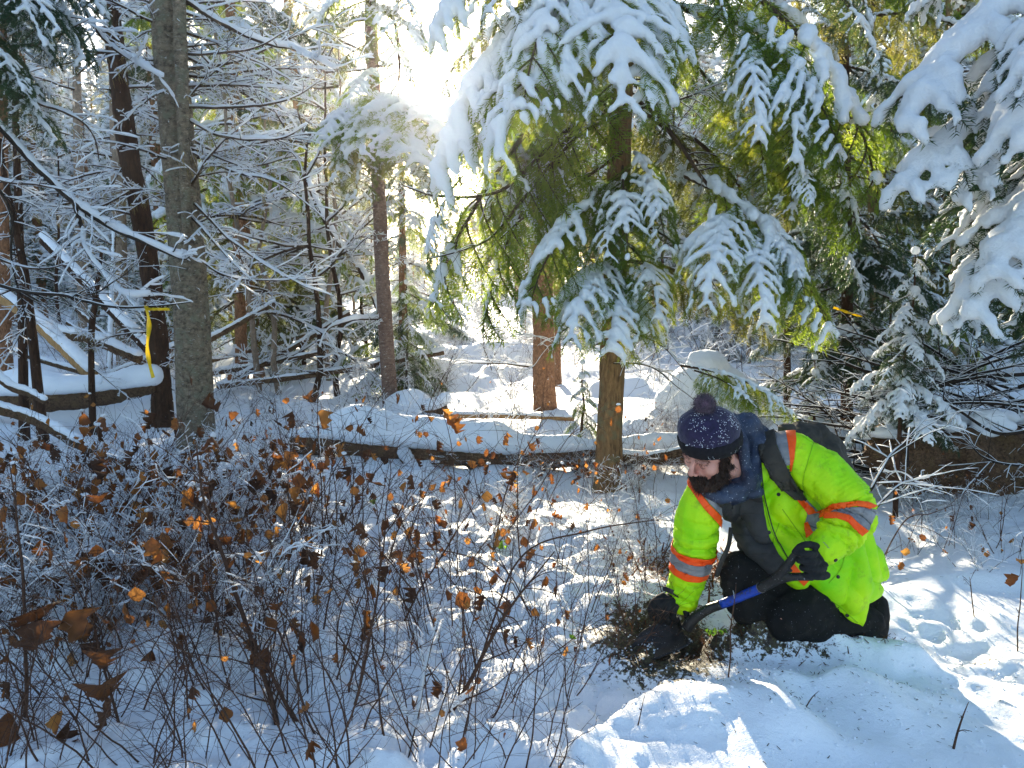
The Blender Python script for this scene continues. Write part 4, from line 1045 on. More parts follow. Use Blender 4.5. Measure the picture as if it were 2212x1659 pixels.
log_thing('fallen_log', 'thin snowy pole lying in front of the red brown trunk', [LP(960, 898, 7.8), LP(1100, 900, 7.7), LP(1240, 905, 7.6)], [0.025, 0.02], 0.035, m=M_WOOD, seed=69)
log_thing('fallen_log', 'dark log between the big fir trunk and the man, thinly covered', [LP(1330, 985, 5.9), LP(1400, 990, 5.8), LP(1480, 975, 5.7), LP(1560, 985, 5.6)], [0.035, 0.035], 0.05, seed=70)
log_thing('leaning_log', 'thin snow lined pole leaning left of the sunlit gap', [LP(845, 745, 10.6), LP(790, 600, 11), LP(735, 530, 11.2), LP(690, 450, 11.4), LP(660, 380, 11.6)], [0.045, 0.04], 0.07, m=M_BARK_DARK, seed=71)
rL = rng(71)
for k in range(12):
    y = 9.5 + 4.5 * rL.rand(); x0 = -0.62 * y + 2.6 * rL.rand(); a = 0.5 * rL.randn() + (0.0 if k % 2 else 2.6); Lg = 1.6 + 2.5 * rL.rand(); el = 0.15 + 0.5 * rL.rand() * (k % 3 > 0)
    p = vec(x0, y, gz(x0, y) + 0.1); q = p + Lg * vec(math.cos(a) * math.cos(el), 0.4 * math.sin(a), math.sin(el))
    log_thing('fallen_pole', 'thin snow covered pole in the tangle of windfall behind the left drift', [p, (p + q) / 2 + vec(0, 0, -0.04), q], [0.04, 0.03], 0.06, seed=700 + k)['group' if 0 else 0]['group'] = 'windfall poles behind the left drift'

# ---------------------------------------------------------------- leaves
def leaf_mesh(seed, kind='ovate', m=None):
    r = rng(seed); nu, nv = 9, 7; V = []; u = np.linspace(0, 1, nu); 
    cu = 0.6 + 2.2 * r.rand(); cl = 0.6 + 1.9 * r.rand(); tw = 0.9 * r.randn()
    for i in range(nu):
        if kind == 'ovate': w = (0.36 * math.sin(math.pi * u[i] ** 0.72) ** 0.8 * (1 - 0.4 * u[i]) + 0.004) * (1 + 0.14 * r.randn() * (0 < i < nu - 1))
        elif kind == 'maple': w = (0.12 + 0.50 * abs(math.sin(u[i] * 2.5 * math.pi + 0.6)) * (1 - 0.45 * u[i])) * (1 if 0 < i < nu - 1 else 0.2)
        elif kind == 'lobed': w = (0.10 + 0.42 * abs(math.sin(u[i] * 3 * math.pi + 0.5)) * (1 - 0.55 * u[i])) * (1 if 0 < i < nu - 1 else 0.15)
        else: w = 0.14 * math.sin(math.pi * u[i]) ** 0.7 + 0.004
        for j in range(nv):
            v = (j / (nv - 1) - 0.5) * 2 * (1 + 0.13 * r.randn() * (j in (0, nv - 1)))
            a = cl * v; x = w * math.sin(a) / max(cl, .1) * (1.0); z = w * (1 - math.cos(a)) * 0.9
            b = cu * u[i]; V.append((x * math.cos(tw * u[i]) + z * math.sin(tw * u[i]), z + 0.25 * math.sin(b) * u[i] + 0.035 * r.randn() * (0 < i), -u[i] * (0.75 + 0.25 * math.cos(b)) - 0.12))
    F = [(i * nv + j, i * nv + j + 1, (i + 1) * nv + j + 1, (i + 1) * nv + j) for i in range(nu - 1) for j in range(nv - 1)]
    mb = MB(); mb.add(V, F); tube(mb, [(0, 0, 0.02), (0, 0.004, -0.06), V[nv // 2]], 0.012, 3, 0, False)
    return mb.mesh('leaf', m or M_LEAF)
LEAVES = [leaf_mesh(500 + k, ['ovate', 'lobed', 'ovate', 'narrow', 'ovate', 'lobed'][k % 6], M_LEAF_D if k % 4 == 3 else M_LEAF) for k in range(12)]
LEAVES_BIG = [leaf_mesh(550 + k, 'maple', M_LEAF_D if k % 2 else M_LEAF) for k in range(4)]
LEAVES_D = [leaf_mesh(520 + k, ['narrow', 'ovate'][k % 2], M_LEAF_D) for k in range(4)]
LEAVES_G = [leaf_mesh(530 + k, 'ovate', M_LEAF_G) for k in range(2)]
LEAF_SNOW = []
for k in range(3):
    mb = MB(); r = rng(540 + k); balls(mb, [(0.03 * r.randn(), 0.03 * r.randn(), 0.03) for _ in range(4)] + [(0.1, 0, 0), (-0.09, 0.02, 0.0)], [0.13, 0.12, 0.14, 0.1, 0.1, 0.11], 0, SPH_S, (1.3, 1.1, 0.7)); V, F, N = remesh(mb, 0.035, 2); m2 = MB(); m2.add(V, F); LEAF_SNOW.append(m2.mesh('snow', M_SNOWT))
def add_leaf(parent, p, size, r, lst=None, snowp=0.0):
    lst = lst or LEAVES
    Rm = np.array((Quaternion((0, 0, 1), r.rand() * 6.28) @ Quaternion((1, 0, 0), 0.5 * r.randn())).to_matrix())
    o = link('leaf', lst[r.randint(len(lst))], parent, M4(Rm, p, size))
    if r.rand() < snowp: link('snow', LEAF_SNOW[r.randint(3)], o)
    return o

# ---------------------------------------------------------------- shrubs: thin arching stems with withered leaves
SHRUB = []
def make_shrub(seed, ns, H, lean, r0, snow=0.0, spread=0.5, twn=7):
    r = rng(seed); mb = MB(); sn = MB(); tips = []
    for k in range(ns):
        a = r.rand() * 6.28; d = vec(math.cos(a) * spread * (0.3 + r.rand()), math.sin(a) * spread * (0.3 + r.rand()), 1.0) + vec(lean * (0.4 + 0.8 * r.rand()), 0, 0)
        L_ = H * (0.6 + 0.6 * r.rand()); st = vec(0.06 * r.randn(), 0.06 * r.randn(), -0.06)
        P = curve_from(st, d, L_, 16, 0.7 * r.rand(), 0.07, r, 1.5); rr = r0 * (0.6 + 0.7 * r.rand())
        tube(mb, P, interp([rr, rr * 0.7, rr * 0.25], 16), 5, 0, False); T = unit(np.gradient(P, axis=0))
        def snl(Q, s):
            f = np.sqrt(np.clip(1 - unit(np.gradient(Q, axis=0))[:, 2] ** 2, 0.02, 1)); w = snow * s * f * (0.3 + 0.9 * (noise(Q, 14, seed) > -0.1))
            tube(sn, Q + vec(0, 0, 1) * (w * 0.6)[:, None], np.maximum(w, 0.0003), 5, 0, False)
        if snow: snl(P, 0.006)
        for q in range(twn):
            j = r.randint(3, 15); S = unit(r.randn(3) * vec(1, 1, 0.4) + vec(0, 0, 0.35))
            l = 0.10 + 0.24 * r.rand(); tw = curve_from(P[j], T[j] * 0.7 + S, l, 6, 0.6 * (r.rand() - 0.3), 0.13, r)
            tube(mb, tw, interp([rr * 0.4, 0.0007], 6), 3, 0, False); tips.append(tw[-1]); tips.append(tw[3])
            if snow: snl(tw, 0.006)
            Tw = unit(np.gradient(tw, axis=0))
            for w in range(3):
                b = r.randint(1, 6); t2 = curve_from(tw[b], Tw[b] * 0.6 + unit(r.randn(3)), l * (0.25 + 0.35 * r.rand()), 4, 0.2, 0.15, r)
                tube(mb, t2, [rr * 0.22, 0.0008, 0.0007, 0.0004], 3, 0, False)
                if snow and r.rand() < .6: snl(t2, 0.005)
                if w == 0: tips.append(t2[-1])
        tips.append(P[-1])
    return mb.mesh('stems', M_STEM if snow == 0 or seed % 2 else M_TWIG), (sn.mesh('snow', M_SNOWT) if snow else None), tips
for k in range(6): SHRUB.append(make_shrub(600 + k, 4, 0.75, 0.25 * (-1) ** k, 0.0036, 0, 0.45))
for k in range(5): SHRUB.append(make_shrub(610 + k, 6, 0.55, 0.2 * (-1) ** k, 0.0032, 0.5, 0.7, 9))
for k in range(3): SHRUB.append(make_shrub(620 + k, 2, 1.0, 0.5 * (-1) ** k, 0.0048, 0, 0.4, 10))
def shrub(x, y, vi, s, rot, nleaf, lsize, label, group, seed, lst=None, snowp=0.0, name='shrub', tilt=0.0):
    st, sw, tips = SHRUB[vi]; r = rng(seed)
    t = thing(name, (x, y, gz(x, y)), label, 'shrub', group); t.rotation_euler = (tilt, 0, rot); t.scale = (s, s, s)
    link('stems', st, t)
    if sw: link('snow', sw, t)
    idx = r.permutation(len(tips))[:nleaf]
    for i in idx: add_leaf(t, tips[i], lsize * (0.45 + 0.9 * r.rand()) / s, r, lst, snowp)
    return t
r = rng(808); NS_ = 0
ZONES = [  # px range, py range (foot of the stems), count, variants, scale, leaves, leaf size, snow chance, label
    ((-60, 700), (1040, 1240), 36, (0, 6, 7, 2, 8, 9, 10, 5), (0.75, 1.15), (12, 22), 0.088, 0.35, 'low twiggy shrub with rusty leaves in the dense thicket below the thick grey trunk', 'thicket shrubs below the grey trunk'),
    ((-60, 560), (1240, 1420), 26, (0, 1, 6, 8, 9, 11), (0.75, 1.15), (9, 16), 0.085, 0.2, 'brown stemmed shrub with curled orange leaves in the left foreground thicket', 'left foreground shrubs'),
    ((-80, 820), (1420, 1760), 26, (0, 1, 2, 3, 4, 5, 12), (0.65, 1.0), (1, 4), 0.06, 0.0, 'nearly leafless dark shrub in the bottom left corner of the clearing', 'bottom left shrubs'),
    ((560, 1160), (1100, 1400), 28, (0, 1, 2, 3, 4, 5, 11, 13), (0.7, 1.15), (5, 10), 0.068, 0.1, 'thin dark shrub with a few hanging leaves in front of the long snowy log', 'shrubs in front of the long log'),
    ((820, 1230), (1430, 1720), 11, (0, 2, 3, 4, 5), (0.6, 0.9), (2, 4), 0.05, 0.0, 'sparse arching shrub between the bottom thicket and the trodden bank', 'shrubs beside the trodden bank'),
    ((1040, 1430), (1060, 1250), 15, (0, 2, 4, 8, 10), (0.45, 0.8), (4, 8), 0.045, 0.15, 'small golden leaved shrub in the sunlit snow by the foot of the big fir', 'golden shrubs by the big fir'),
    ((1180, 1450), (1260, 1420), 7, (0, 3, 5), (0.55, 0.8), (1, 3), 0.04, 0.1, 'fine twigged shrub on the churned snow left of the digging man', 'shrubs left of the digging man'),
    ((1930, 2230), (1060, 1260), 11, (0, 4, 8, 10), (0.45, 0.75), (3, 6), 0.045, 0.3, 'small shrub with drooping brown leaves on the slope right of the man', 'shrubs right of the man'),
    ((1780, 2200), (960, 1060), 9, (0, 4, 2), (0.4, 0.6), (2, 5), 0.045, 0.3, 'leafy twigs in front of the dark brushwood at right', 'shrubs before the brushwood'),
    ((420, 1240), (900, 1010), 18, (6, 7, 8, 9, 2, 4), (0.7, 1.1), (1, 4), 0.05, 0.2, 'frosted shrub standing just behind the long snowy log', 'shrubs behind the long log'),
    ((1255, 1410), (1020, 1085), 8, (0, 8, 10, 4), (0.4, 0.65), (7, 12), 0.05, 0.25, 'yellow leaved shrub growing against the foot of the big fir trunk', 'yellow leaved shrubs at the foot of the fir'),
    ((1090, 1290), (1000, 1030), 8, (0, 8, 4), (0.3, 0.45), (8, 14), 0.045, 0.1, 'low rusty shrub in front of the right end of the long log', 'rusty shrubs by the right end of the log'),
    ((1350, 1500), (960, 1040), 6, (0, 4, 8), (0.5, 0.8), (4, 6), 0.045, 0.1, 'slim shrub with yellow brown leaves between the fir trunk and the cap of the man', 'shrubs between fir and man')]
for (xr, yr, cnt, vs, sr, lr, ls, sp_, lab, grp) in ZONES:
    for k in range(cnt):
        p = gp(xr[0] + (xr[1] - xr[0]) * (k + r.rand()) / cnt, yr[0] + (yr[1] - yr[0]) * ((k * 0.618 + 0.2 * r.rand()) % 1))
        shrub(p[0], p[1], vs[r.randint(len(vs))], sr[0] + (sr[1] - sr[0]) * r.rand(), r.rand() * 6.28, r.randint(lr[0], lr[1] + 1), ls, lab, grp, 3000 + NS_, None, sp_, tilt=0.0); NS_ += 1
print('shrubs', NS_)
# frosted bushes farther back, white with rime
r = rng(818)
for k in range(84):
    y = 9 + 12 * r.rand(); x = -0.1086 * y + (r.rand() - 0.5) * 6.5 if k % 5 == 0 else (r.rand() - 0.5) * 1.25 * y
    t = shrub(x, y, 6 + r.randint(5), 0.9 + 1.2 * r.rand(), r.rand() * 6.28, 0, 0.05, 'rime covered bush in the snow behind the tree trunks', 'rime covered bushes behind the trunks', 5000 + k, name='frosted_bush')
# stump-like hummock wrapped in snow, right of the big fir
def snow_heap(label, c, lumps, m_holes=True, name='snowy_stump', cat='stump', seed=0, vox=0.022):
    t = thing(name, c, label, cat); mb = MB()
    for (dx, dy, dz, rx, ry, rz) in lumps: ell(mb, (dx, dy, dz), (rx, ry, rz))
    V, F, N = remesh(mb, vox, 8); V = V + N * (0.012 * fbm(V, 9, seed, 3) + 0.004 * noise(V, 40, seed))[:, None]
    mb = MB(); mb.add(V, F); mb.obj('snow', M_SNOWG, t)
    mb = MB(); tube(mb, np.array([[0, 0, -0.1], [0.01, 0, lumps[-1][2] * 0.5], [0, 0, lumps[-1][2]]]), [0.1, 0.08, 0.05], 9); mb.obj('stump', M_BARK_DARK, t)
    return t
c = at(1530, 900, 7.4); c[2] = gz(c[0], c[1])
t = snow_heap('peaked hummock of snow over a stump behind the cap of the man', c, [(0, 0, 0.05, 0.85, 0.6, 0.25), (0.1, 0, 0.22, 0.6, 0.45, 0.3), (-0.02, 0, 0.42, 0.40, 0.34, 0.30), (0.3, 0.05, 0.36, 0.28, 0.25, 0.2), (-0.30, -0.05, 0.3, 0.24, 0.2, 0.2), (-0.03, -0.05, 0.62, 0.22, 0.2, 0.2), (-0.17, -0.02, 0.68, 0.07, 0.06, 0.13)], seed=5)
for k_ in range(7):
    q_ = (1440 + 32 * k_, 905 + 8 * (k_ % 3)); p_ = at(q_[0], q_[1], 6.7)
    shrub(p_[0], p_[1], 6 + k_ % 5, 0.9, k_, 2, 0.045, 'twiggy shrub rooted at the foot of the peaked snow hummock', 'twiggy shrubs at the foot of the peaked hummock', 7000 + k_)
c = at(1740, 930, 6.4); c[2] = gz(c[0], c[1])
snow_heap('rounded snow heap over low twigs right of the hemlock bough', c, [(0, 0, 0.0, 0.5, 0.4, 0.25), (0.1, 0, 0.22, 0.2, 0.2, 0.2), (-0.15, 0, 0.15, 0.2, 0.2, 0.2), (0.3, 0.1, 0.1, 0.22, 0.2, 0.18)], seed=6)
c = at(1010, 745, 14.0); c[2] = gz(c[0], c[1])
snow_heap('smooth snow covered boulder in the bright lane', c, [(0, 0, 0, 1.6, 0.7, 0.35), (0.6, 0, 0.15, 0.9, 0.5, 0.3), (-0.6, 0, 0.1, 0.7, 0.5, 0.28)], seed=7, name='snowy_boulder', cat='boulder', vox=0.05)

# individually recognisable stems in the foreground
def stem(label, q, r0, tw, tl, seed, leaves=(), m=None, snow=0.0, name='shrub', cat='shrub'):
    P = [at(*p) for p in q]; b = P[0]; t = thing(name, (b[0], b[1], gz(b[0], b[1]) - 0.02), label, cat)
    P[0] = np.array(t.location); custom_branch(t, np.array(t.location), P, r0, snow, tw, tl, seed, m or M_STEM, name='stem', spread=0.7)
    rr = rng(seed)
    S_ = spline(np.array(P), 40) - np.array(t.location)
    for (px, py, Y, s) in leaves:
        q = at(px, py, Y) - np.array(t.location); k = np.linalg.norm(S_ + vec(0, 0, -0.02) - q, axis=1).argmin()
        tw_ = spline([S_[k], (S_[k] + q) / 2 + vec(0, 0, 0.025), q], 8); mbp = MB(); tube(mbp, tw_, interp([r0 * 0.4, 0.0012], 8), 4, 0, False); mbp.obj('twig', m or M_STEM, t)
        add_leaf(t, at(px, py, Y) - np.array(t.location), s, rr, LEAVES_BIG if s > 0.11 else None)
    return t
stem('long dark stem arching from the bottom edge towards the thick grey trunk', [(610, 1700, 2.5), (575, 1480, 2.65), (500, 1250, 2.8), (440, 1080, 2.95), (425, 960, 3.05)], 0.0105, 12, 0.3, 901, [(545, 1400, 2.7, 0.09), (580, 1390, 2.65, 0.1), (395, 1060, 3.0, 0.1), (430, 1110, 3.0, 0.08)])
stem('pale barked stem crossing the arching one above the bottom edge', [(700, 1700, 2.5), (640, 1560, 2.55), (560, 1400, 2.65), (510, 1340, 2.7)], 0.009, 10, 0.3, 902)
stem('reddish straight stem left of the middle of the picture', [(760, 1640, 2.6), (775, 1500, 2.65), (815, 1280, 2.75), (822, 1150, 2.8)], 0.0065, 12, 0.22, 903, [(862, 1215, 2.8, 0.07), (780, 1180, 2.8, 0.06)])
stem('upright dark rod with big torn leaves at the left edge', [(60, 1620, 2.5), (55, 1350, 2.6), (40, 1150, 2.7), (20, 1000, 2.8)], 0.0075, 8, 0.25, 904, [(100, 1300, 2.4, 0.20), (140, 1310, 2.4, 0.17), (80, 1330, 2.36, 0.16), (205, 1400, 2.35, 0.13), (10, 1530, 2.35, 0.14), (110, 1590, 2.3, 0.12)])
stem('dark arching stem with a crumpled brown leaf low on the left', [(270, 1700, 2.45), (240, 1500, 2.5), (180, 1300, 2.6), (120, 1200, 2.7)], 0.0055, 8, 0.25, 905, [(215, 1470, 2.35, 0.17), (240, 1500, 2.35, 0.15), (600, 1300, 2.7, 0.09)])
stem('forked dark shrub leaning right in the centre foreground', [(960, 1640, 2.55), (1010, 1480, 2.6), (1090, 1330, 2.7), (1200, 1190, 2.8)], 0.0095, 14, 0.28, 906, [(990, 1270, 2.75, 0.11), (1045, 1280, 2.75, 0.07), (1100, 1290, 2.75, 0.075), (1110, 1370, 2.7, 0.05), (1135, 1375, 2.7, 0.05), (1090, 1360, 2.7, 0.06)])
stem('snow dusted broken stem in front of the forked dark shrub', [(880, 1720, 2.3), (900, 1540, 2.4), (930, 1400, 2.5), (945, 1330, 2.55)], 0.009, 8, 0.2, 907, [(955, 1480, 2.45, 0.06)], M_TWIG, 1.3)
stem('long bent twig reaching from the left to the sleeve of the man', [(1030, 1290, 2.9), (1120, 1210, 2.95), (1260, 1150, 3.0), (1400, 1125, 3.05), (1450, 1125, 3.05)], 0.0045, 8, 0.2, 908, [(1160, 1185, 3.0, 0.06)])
stem('thin reddish twig sprouting in front of the shovel shaft', [(1572, 1428, 2.75), (1582, 1330, 2.72), (1590, 1260, 2.7)], 0.0032, 3, 0.05, 909, (), M_STEM, 0.3)
stem('short upright twig in the white foreground bank', [(1372, 1628, 2.33), (1380, 1560, 2.33), (1394, 1505, 2.33)], 0.0032, 1, 0.03, 910)
stem('bent dark twig sticking out of the smooth snow at the bottom right', [(2052, 1670, 2.3), (2065, 1590, 2.3), (2078, 1550, 2.3), (2092, 1515, 2.3)], 0.0045, 2, 0.05, 911)
stem('tiny forked twig in the snow hollow below the hem of the jacket', [(1742, 1522, 2.5), (1755, 1508, 2.5), (1768, 1492, 2.5)], 0.0025, 1, 0.02, 912)
stem('thin stalk with an upright withered leaf at the right border', [(2200, 1380, 3.0), (2204, 1300, 3.0), (2206, 1180, 3.0)], 0.003, 2, 0.04, 913, [(2200, 1205, 3.0, 0.07), (2204, 1240, 3.0, 0.08)])
stem('pair of thin dark stalks in the snow right of the jacket', [(2108, 1300, 3.3), (2098, 1270, 3.3), (2095, 1245, 3.3)], 0.003, 3, 0.06, 914)
stem('low arching twig between the jacket and the right border', [(1880, 1190, 3.7), (1950, 1130, 3.6), (2010, 1110, 3.5), (2060, 1090, 3.5)], 0.0038, 6, 0.18, 915, [(1925, 1110, 3.6, 0.055), (1990, 1150, 3.5, 0.06), (1950, 1210, 3.4, 0.07), (1910, 1215, 3.4, 0.06), (1960, 1180, 3.4, 0.06)])
stem('withered drooping leaf cluster standing before the long log', [(985, 1150, 4.8), (980, 1000, 4.8), (965, 920, 4.8), (950, 880, 4.8)], 0.0035, 4, 0.12, 916, [(955, 880, 4.8, 0.14), (975, 900, 4.8, 0.13), (990, 890, 4.8, 0.1)], M_STEM)
stem('dark shrub with hanging brown leaves left of the slender trunk', [(700, 1180, 4.4), (690, 1000, 4.4), (685, 900, 4.4), (690, 850, 4.4)], 0.004, 8, 0.3, 917, [(685, 870, 4.4, 0.14), (695, 880, 4.4, 0.12)])

# ---------------------------------------------------------------- brushwood on the right
def brush():
    r = rng(77)
    b = at(2050, 960, 5.6); c = vec(b[0], b[1], gz(b[0], b[1]))
    t = thing('brush_pile', c, 'dark tangle of dead boughs with snow lying on them at the right border', 'brushwood')
    for k in range(70):
        px = 1850 + 400 * r.rand(); py = 800 + 250 * r.rand(); Y = 5.0 + 1.3 * r.rand(); p = at(px, py, Y)
        a = r.choice([0.1, 2.9, 3.3, -0.3]) + 0.35 * r.randn()
        place_twig(t, c, p, unit(vec(math.cos(a), 0.5 * math.sin(a), 0.15 * r.randn() + 0.05)), 0.7 + 0.7 * r.rand(), 'stick')
    for k, (q, r0, s) in enumerate([([(2230, 930, 4.8), (2150, 935, 4.8), (2060, 880, 4.8), (1980, 850, 4.9), (1860, 830, 5.0)], 0.012, 1.0), ([(2230, 880, 4.9), (2100, 870, 4.9), (1950, 880, 5.0)], 0.010, 0.9),
            ([(1880, 1060, 4.0), (1920, 990, 4.1), (1960, 950, 4.2), (2000, 900, 4.3)], 0.010, 1.2), ([(1890, 1100, 3.9), (1940, 1050, 4.0), (2010, 1030, 4.1)], 0.007, 1.2),
            ([(2230, 1010, 4.6), (2130, 990, 4.6), (2080, 940, 4.7)], 0.008, 1.0), ([(2230, 760, 5.2), (2120, 790, 5.2), (2000, 850, 5.2)], 0.012, 0.9), ([(1960, 1010, 4.8), (1952, 900, 4.9), (1935, 800, 5.2)], 0.012, 0.4)]):
        custom_branch(t, c, [at(*p) for p in q], r0, s * 0.45, 12, 0.35, 650 + k, M_STICK)
    # dark soil bank of the root plate underneath, snow cushions on it
    mb = MB()
    for k in range(44):
        p = at(1930 + 330 * r.rand(), 945 + 95 * r.rand(), 5.0 + 0.4 * r.rand()) - c; ell(mb, p, (0.16 + 0.1 * r.rand(), 0.14, 0.10 + 0.06 * r.rand()), tpl=SPH)
    V, F, N = remesh(mb, 0.03, 2); V = V + N * (0.035 * fbm(V, 9, 2, 4))[:, None]; mb = MB(); mb.add(V, F); mb.obj('root_plate', M_LOG, t)
    mb = MB()
    for k in range(34):
        px = 1850 + 390 * r.rand(); p = at(px, 900 + 40 * r.rand() - (px - 1850) * 0.02, 5.0 + 0.5 * r.rand()) - c; ell(mb, p, (0.06 + 0.09 * r.rand(), 0.07, 0.04 + 0.03 * r.rand()), tpl=SPH)
    V, F, N = remesh(mb, 0.018, 3); V = V + N * (0.01 * fbm(V, 14, 2, 3))[:, None]; mb = MB(); mb.add(V, F); mb.obj('snow', M_SNOWG, t)
    return t
brush()

# ---------------------------------------------------------------- yellow ribbons
m, nt, out = mat('yellow ribbon'); p = nd(nt, 'ShaderNodeBsdfPrincipled', Roughness=0.35); p.inputs['Base Color'].default_value = (0.85, 0.62, 0.01, 1)
tr_s = nd(nt, 'ShaderNodeBsdfTranslucent'); tr_s.inputs[0].default_value = (0.95, 0.75, 0.02, 1); mx = nd(nt, 'ShaderNodeMixShader', Fac=0.4)
nt.links.new(p.outputs[0], mx.inputs[1]); nt.links.new(tr_s.outputs[0], mx.inputs[2]); nt.links.new(mx.outputs[0], out.inputs[0]); M_RIB = m
def ribbon(label, strips):
    b = at(*strips[0][0][0]); t = thing('flagging_ribbon', b, label, 'ribbon')
    for (pts, w) in strips:
        P = spline([at(*q) for q in pts] - b, 24); n = 24; s = np.linspace(0, 1, n); T = unit(np.gradient(P, axis=0)); S = unit(np.cross(T, (0, 1, 0.2)))
        W = S * (w / 2 * (1 - 0.25 * np.sin(s * 11) ** 2))[:, None]; Yo = np.stack([0 * s, 0.006 * np.sin(s * 17), 0 * s], -1)
        V = np.concatenate([P - W + Yo, P + W - Yo, P + Yo * 2 + vec(0, -0.006, 0)]); F = []
        for i in range(n - 1): F += [(i, i + 1, 2 * n + i + 1, 2 * n + i), (2 * n + i, 2 * n + i + 1, n + i + 1, n + i)]
        mb = MB(); mb.add(V, F); o = mb.obj('strip', M_RIB, t); md = o.modifiers.new('s', 'SOLIDIFY'); md.thickness = 0.0008
    return t
ribbon('yellow ribbon knotted on a dark branch, one end hanging long before the dark leaning trunk', [([(316, 664, 5.0), (322, 700, 4.99), (318, 750, 4.99), (324, 790, 4.99), (331, 816, 4.98)], 0.028), ([(322, 668, 4.99), (340, 668, 4.97), (368, 668, 4.96)], 0.022), ([(314, 660, 4.98), (320, 672, 4.97)], 0.03)])
ribbon('small yellow ribbon stretched in front of the shaded dark spruce', [([(1800, 664, 5.6), (1812, 668, 5.6), (1835, 676, 5.6), (1862, 683, 5.6)], 0.020)])

# ---------------------------------------------------------------- crumbs of soil, needles and moss around the pit
def litter(label, cx, cy, sx, sy, n, sz, m, seed, kind='crumb', name='litter'):
    r = rng(seed); X = cx + sx * r.randn(n) * 0.5; Y = cy + sy * r.randn(n) * 0.5; Z = ground_h(X, Y)
    mb = MB(); s = sz * (0.4 + 0.9 * r.rand(n) ** 2)
    if kind == 'crumb':
        V = SPH_T[0][None] * s[:, None, None] * (0.7 + 0.6 * r.rand(n, len(SPH_T[0]), 1)) * vec(1, 1, 0.7) + np.stack([X, Y, Z + s * 0.4], -1)[:, None]
        mb.add(V.reshape(-1, 3), (SPH_T[1][None] + (np.arange(n) * len(SPH_T[0]))[:, None, None]).reshape(-1, 3))
    else:
        a = r.rand(n) * 6.28; D = np.stack([np.cos(a), np.sin(a), (0.2 if kind == 'needle' else 0.9) * r.rand(n)], -1); Wd = unit(np.cross(D, (0, 0, 1))) * (s * 0.10)[:, None]
        B = np.stack([X, Y, Z + 0.003], -1); V = np.stack([B - Wd, B + Wd, B + D * s[:, None] + Wd * 0.6, B + D * s[:, None] - Wd * 0.6], 1)
        mb.add(V.reshape(-1, 3), np.arange(4 * n).reshape(-1, 4))
    o = mb.obj(name, m); tag(o, label, 'litter', kind='stuff'); return o
litter('dark soil crumbs strewn around the dug pit', pc[0], pc[1] - 0.03, 0.34, 0.28, 700, 0.003, M_LOG, 1, name='soil_crumbs')
litter('brown moss and root fibres in and around the pit', pc[0] + 0.05, pc[1] + 0.10, 0.42, 0.32, 1100, 0.020, M_LEAF_D, 2, 'fibre', name='moss_fibres')
litter('soil and moss fibres on the heap before the knees', MOUND[0], MOUND[1], 0.46, 0.16, 1300, 0.026, M_LEAF_D, 3, 'fibre', name='heap_fibres')
litter('green moss sprigs on the heap before the knees', MOUND[0] + 0.03, MOUND[1] - 0.03, 0.2, 0.07, 260, 0.022, M_LEAF_G, 4, 'fibre', name='moss_sprigs')
litter('fallen needles and bark specks on the foreground snow', 1.05, 2.6, 0.9, 0.35, 420, 0.014, M_STICK, 5, 'needle', name='needle_litter')
litter('fallen needles on the snow of the clearing', -0.2, 3.6, 3.0, 1.6, 900, 0.016, M_STICK, 6, 'needle', name='needle_litter')
litter('dry grass and twig fibres under the sleeve of the man', onz(1490, 1240)[0], onz(1490, 1240)[1], 0.3, 0.4, 900, 0.05, M_LEAF, 7, 'fibre', name='dry_fibres')
litter('snow crumbs around the trodden places', 1.0, 2.9, 1.6, 0.7, 1200, 0.0055, M_SNOWG, 8, name='snow_crumbs')
litter('snow crumbs on the churned snow left of the pit', 0.0, 3.3, 1.5, 1.0, 1500, 0.006, M_SNOWG, 9, name='snow_crumbs')
# green sprig by the pit, small ground leaves
for (px, py, sz, lab) in ((1545, 1392, 0.035, 'fresh green sprig at the rim of the pit beside the shovel'), (1085, 1195, 0.05, 'small green leafed plant in the sunlit snow'), (1248, 1412, 0.05, 'single green leaf standing in the snow left of the pit'), (800, 1100, 0.05, 'yellow green leaves low before the long log')):
    p = gp(px, py); t = thing('small_plant', p, lab, 'plant'); rr = rng(px)
    mb = MB(); tube(mb, [(0, 0, -0.02), (0.005, 0, 0.03), (0, 0.005, 0.07)], 0.0015, 4); mb.obj('stalk', M_STEM, t)
    for k in range(1 if 'single' in lab else 9): add_leaf(t, vec(0.02 * rr.randn(), 0.02 * rr.randn(), 0.05 + 0.03 * rr.rand()) if k else vec(0, 0, 0.07), sz, rr, LEAVES_G)

# ---------------------------------------------------------------- thin scattering volume added to imitate the glare around the sun
m = bpy.data.materials.new('glare_volume'); m.use_nodes = True; nt = m.node_tree; nt.nodes.clear()
o_ = nt.nodes.new('ShaderNodeOutputMaterial'); v_ = nt.nodes.new('ShaderNodeVolumePrincipled')
v_.inputs['Density'].default_value = 0.0008; v_.inputs['Anisotropy'].default_value = 0.86; v_.inputs['Color'].default_value = (1, 1, 1, 1)
nt.links.new(v_.outputs[0], o_.inputs[1])
mb = MB(); cc = [(x, y, z) for x in (-300, 300) for y in (-45, 560) for z in (-5, 32)]
mb.add(cc, [(0, 1, 3, 2), (4, 6, 7, 5), (0, 4, 5, 1), (2, 3, 7, 6), (0, 2, 6, 4), (1, 5, 7, 3)])
hz = mb.obj('glare_volume', m, None, False); tag(hz, 'thin added mist that makes the white glare around the sun', kind='stuff')
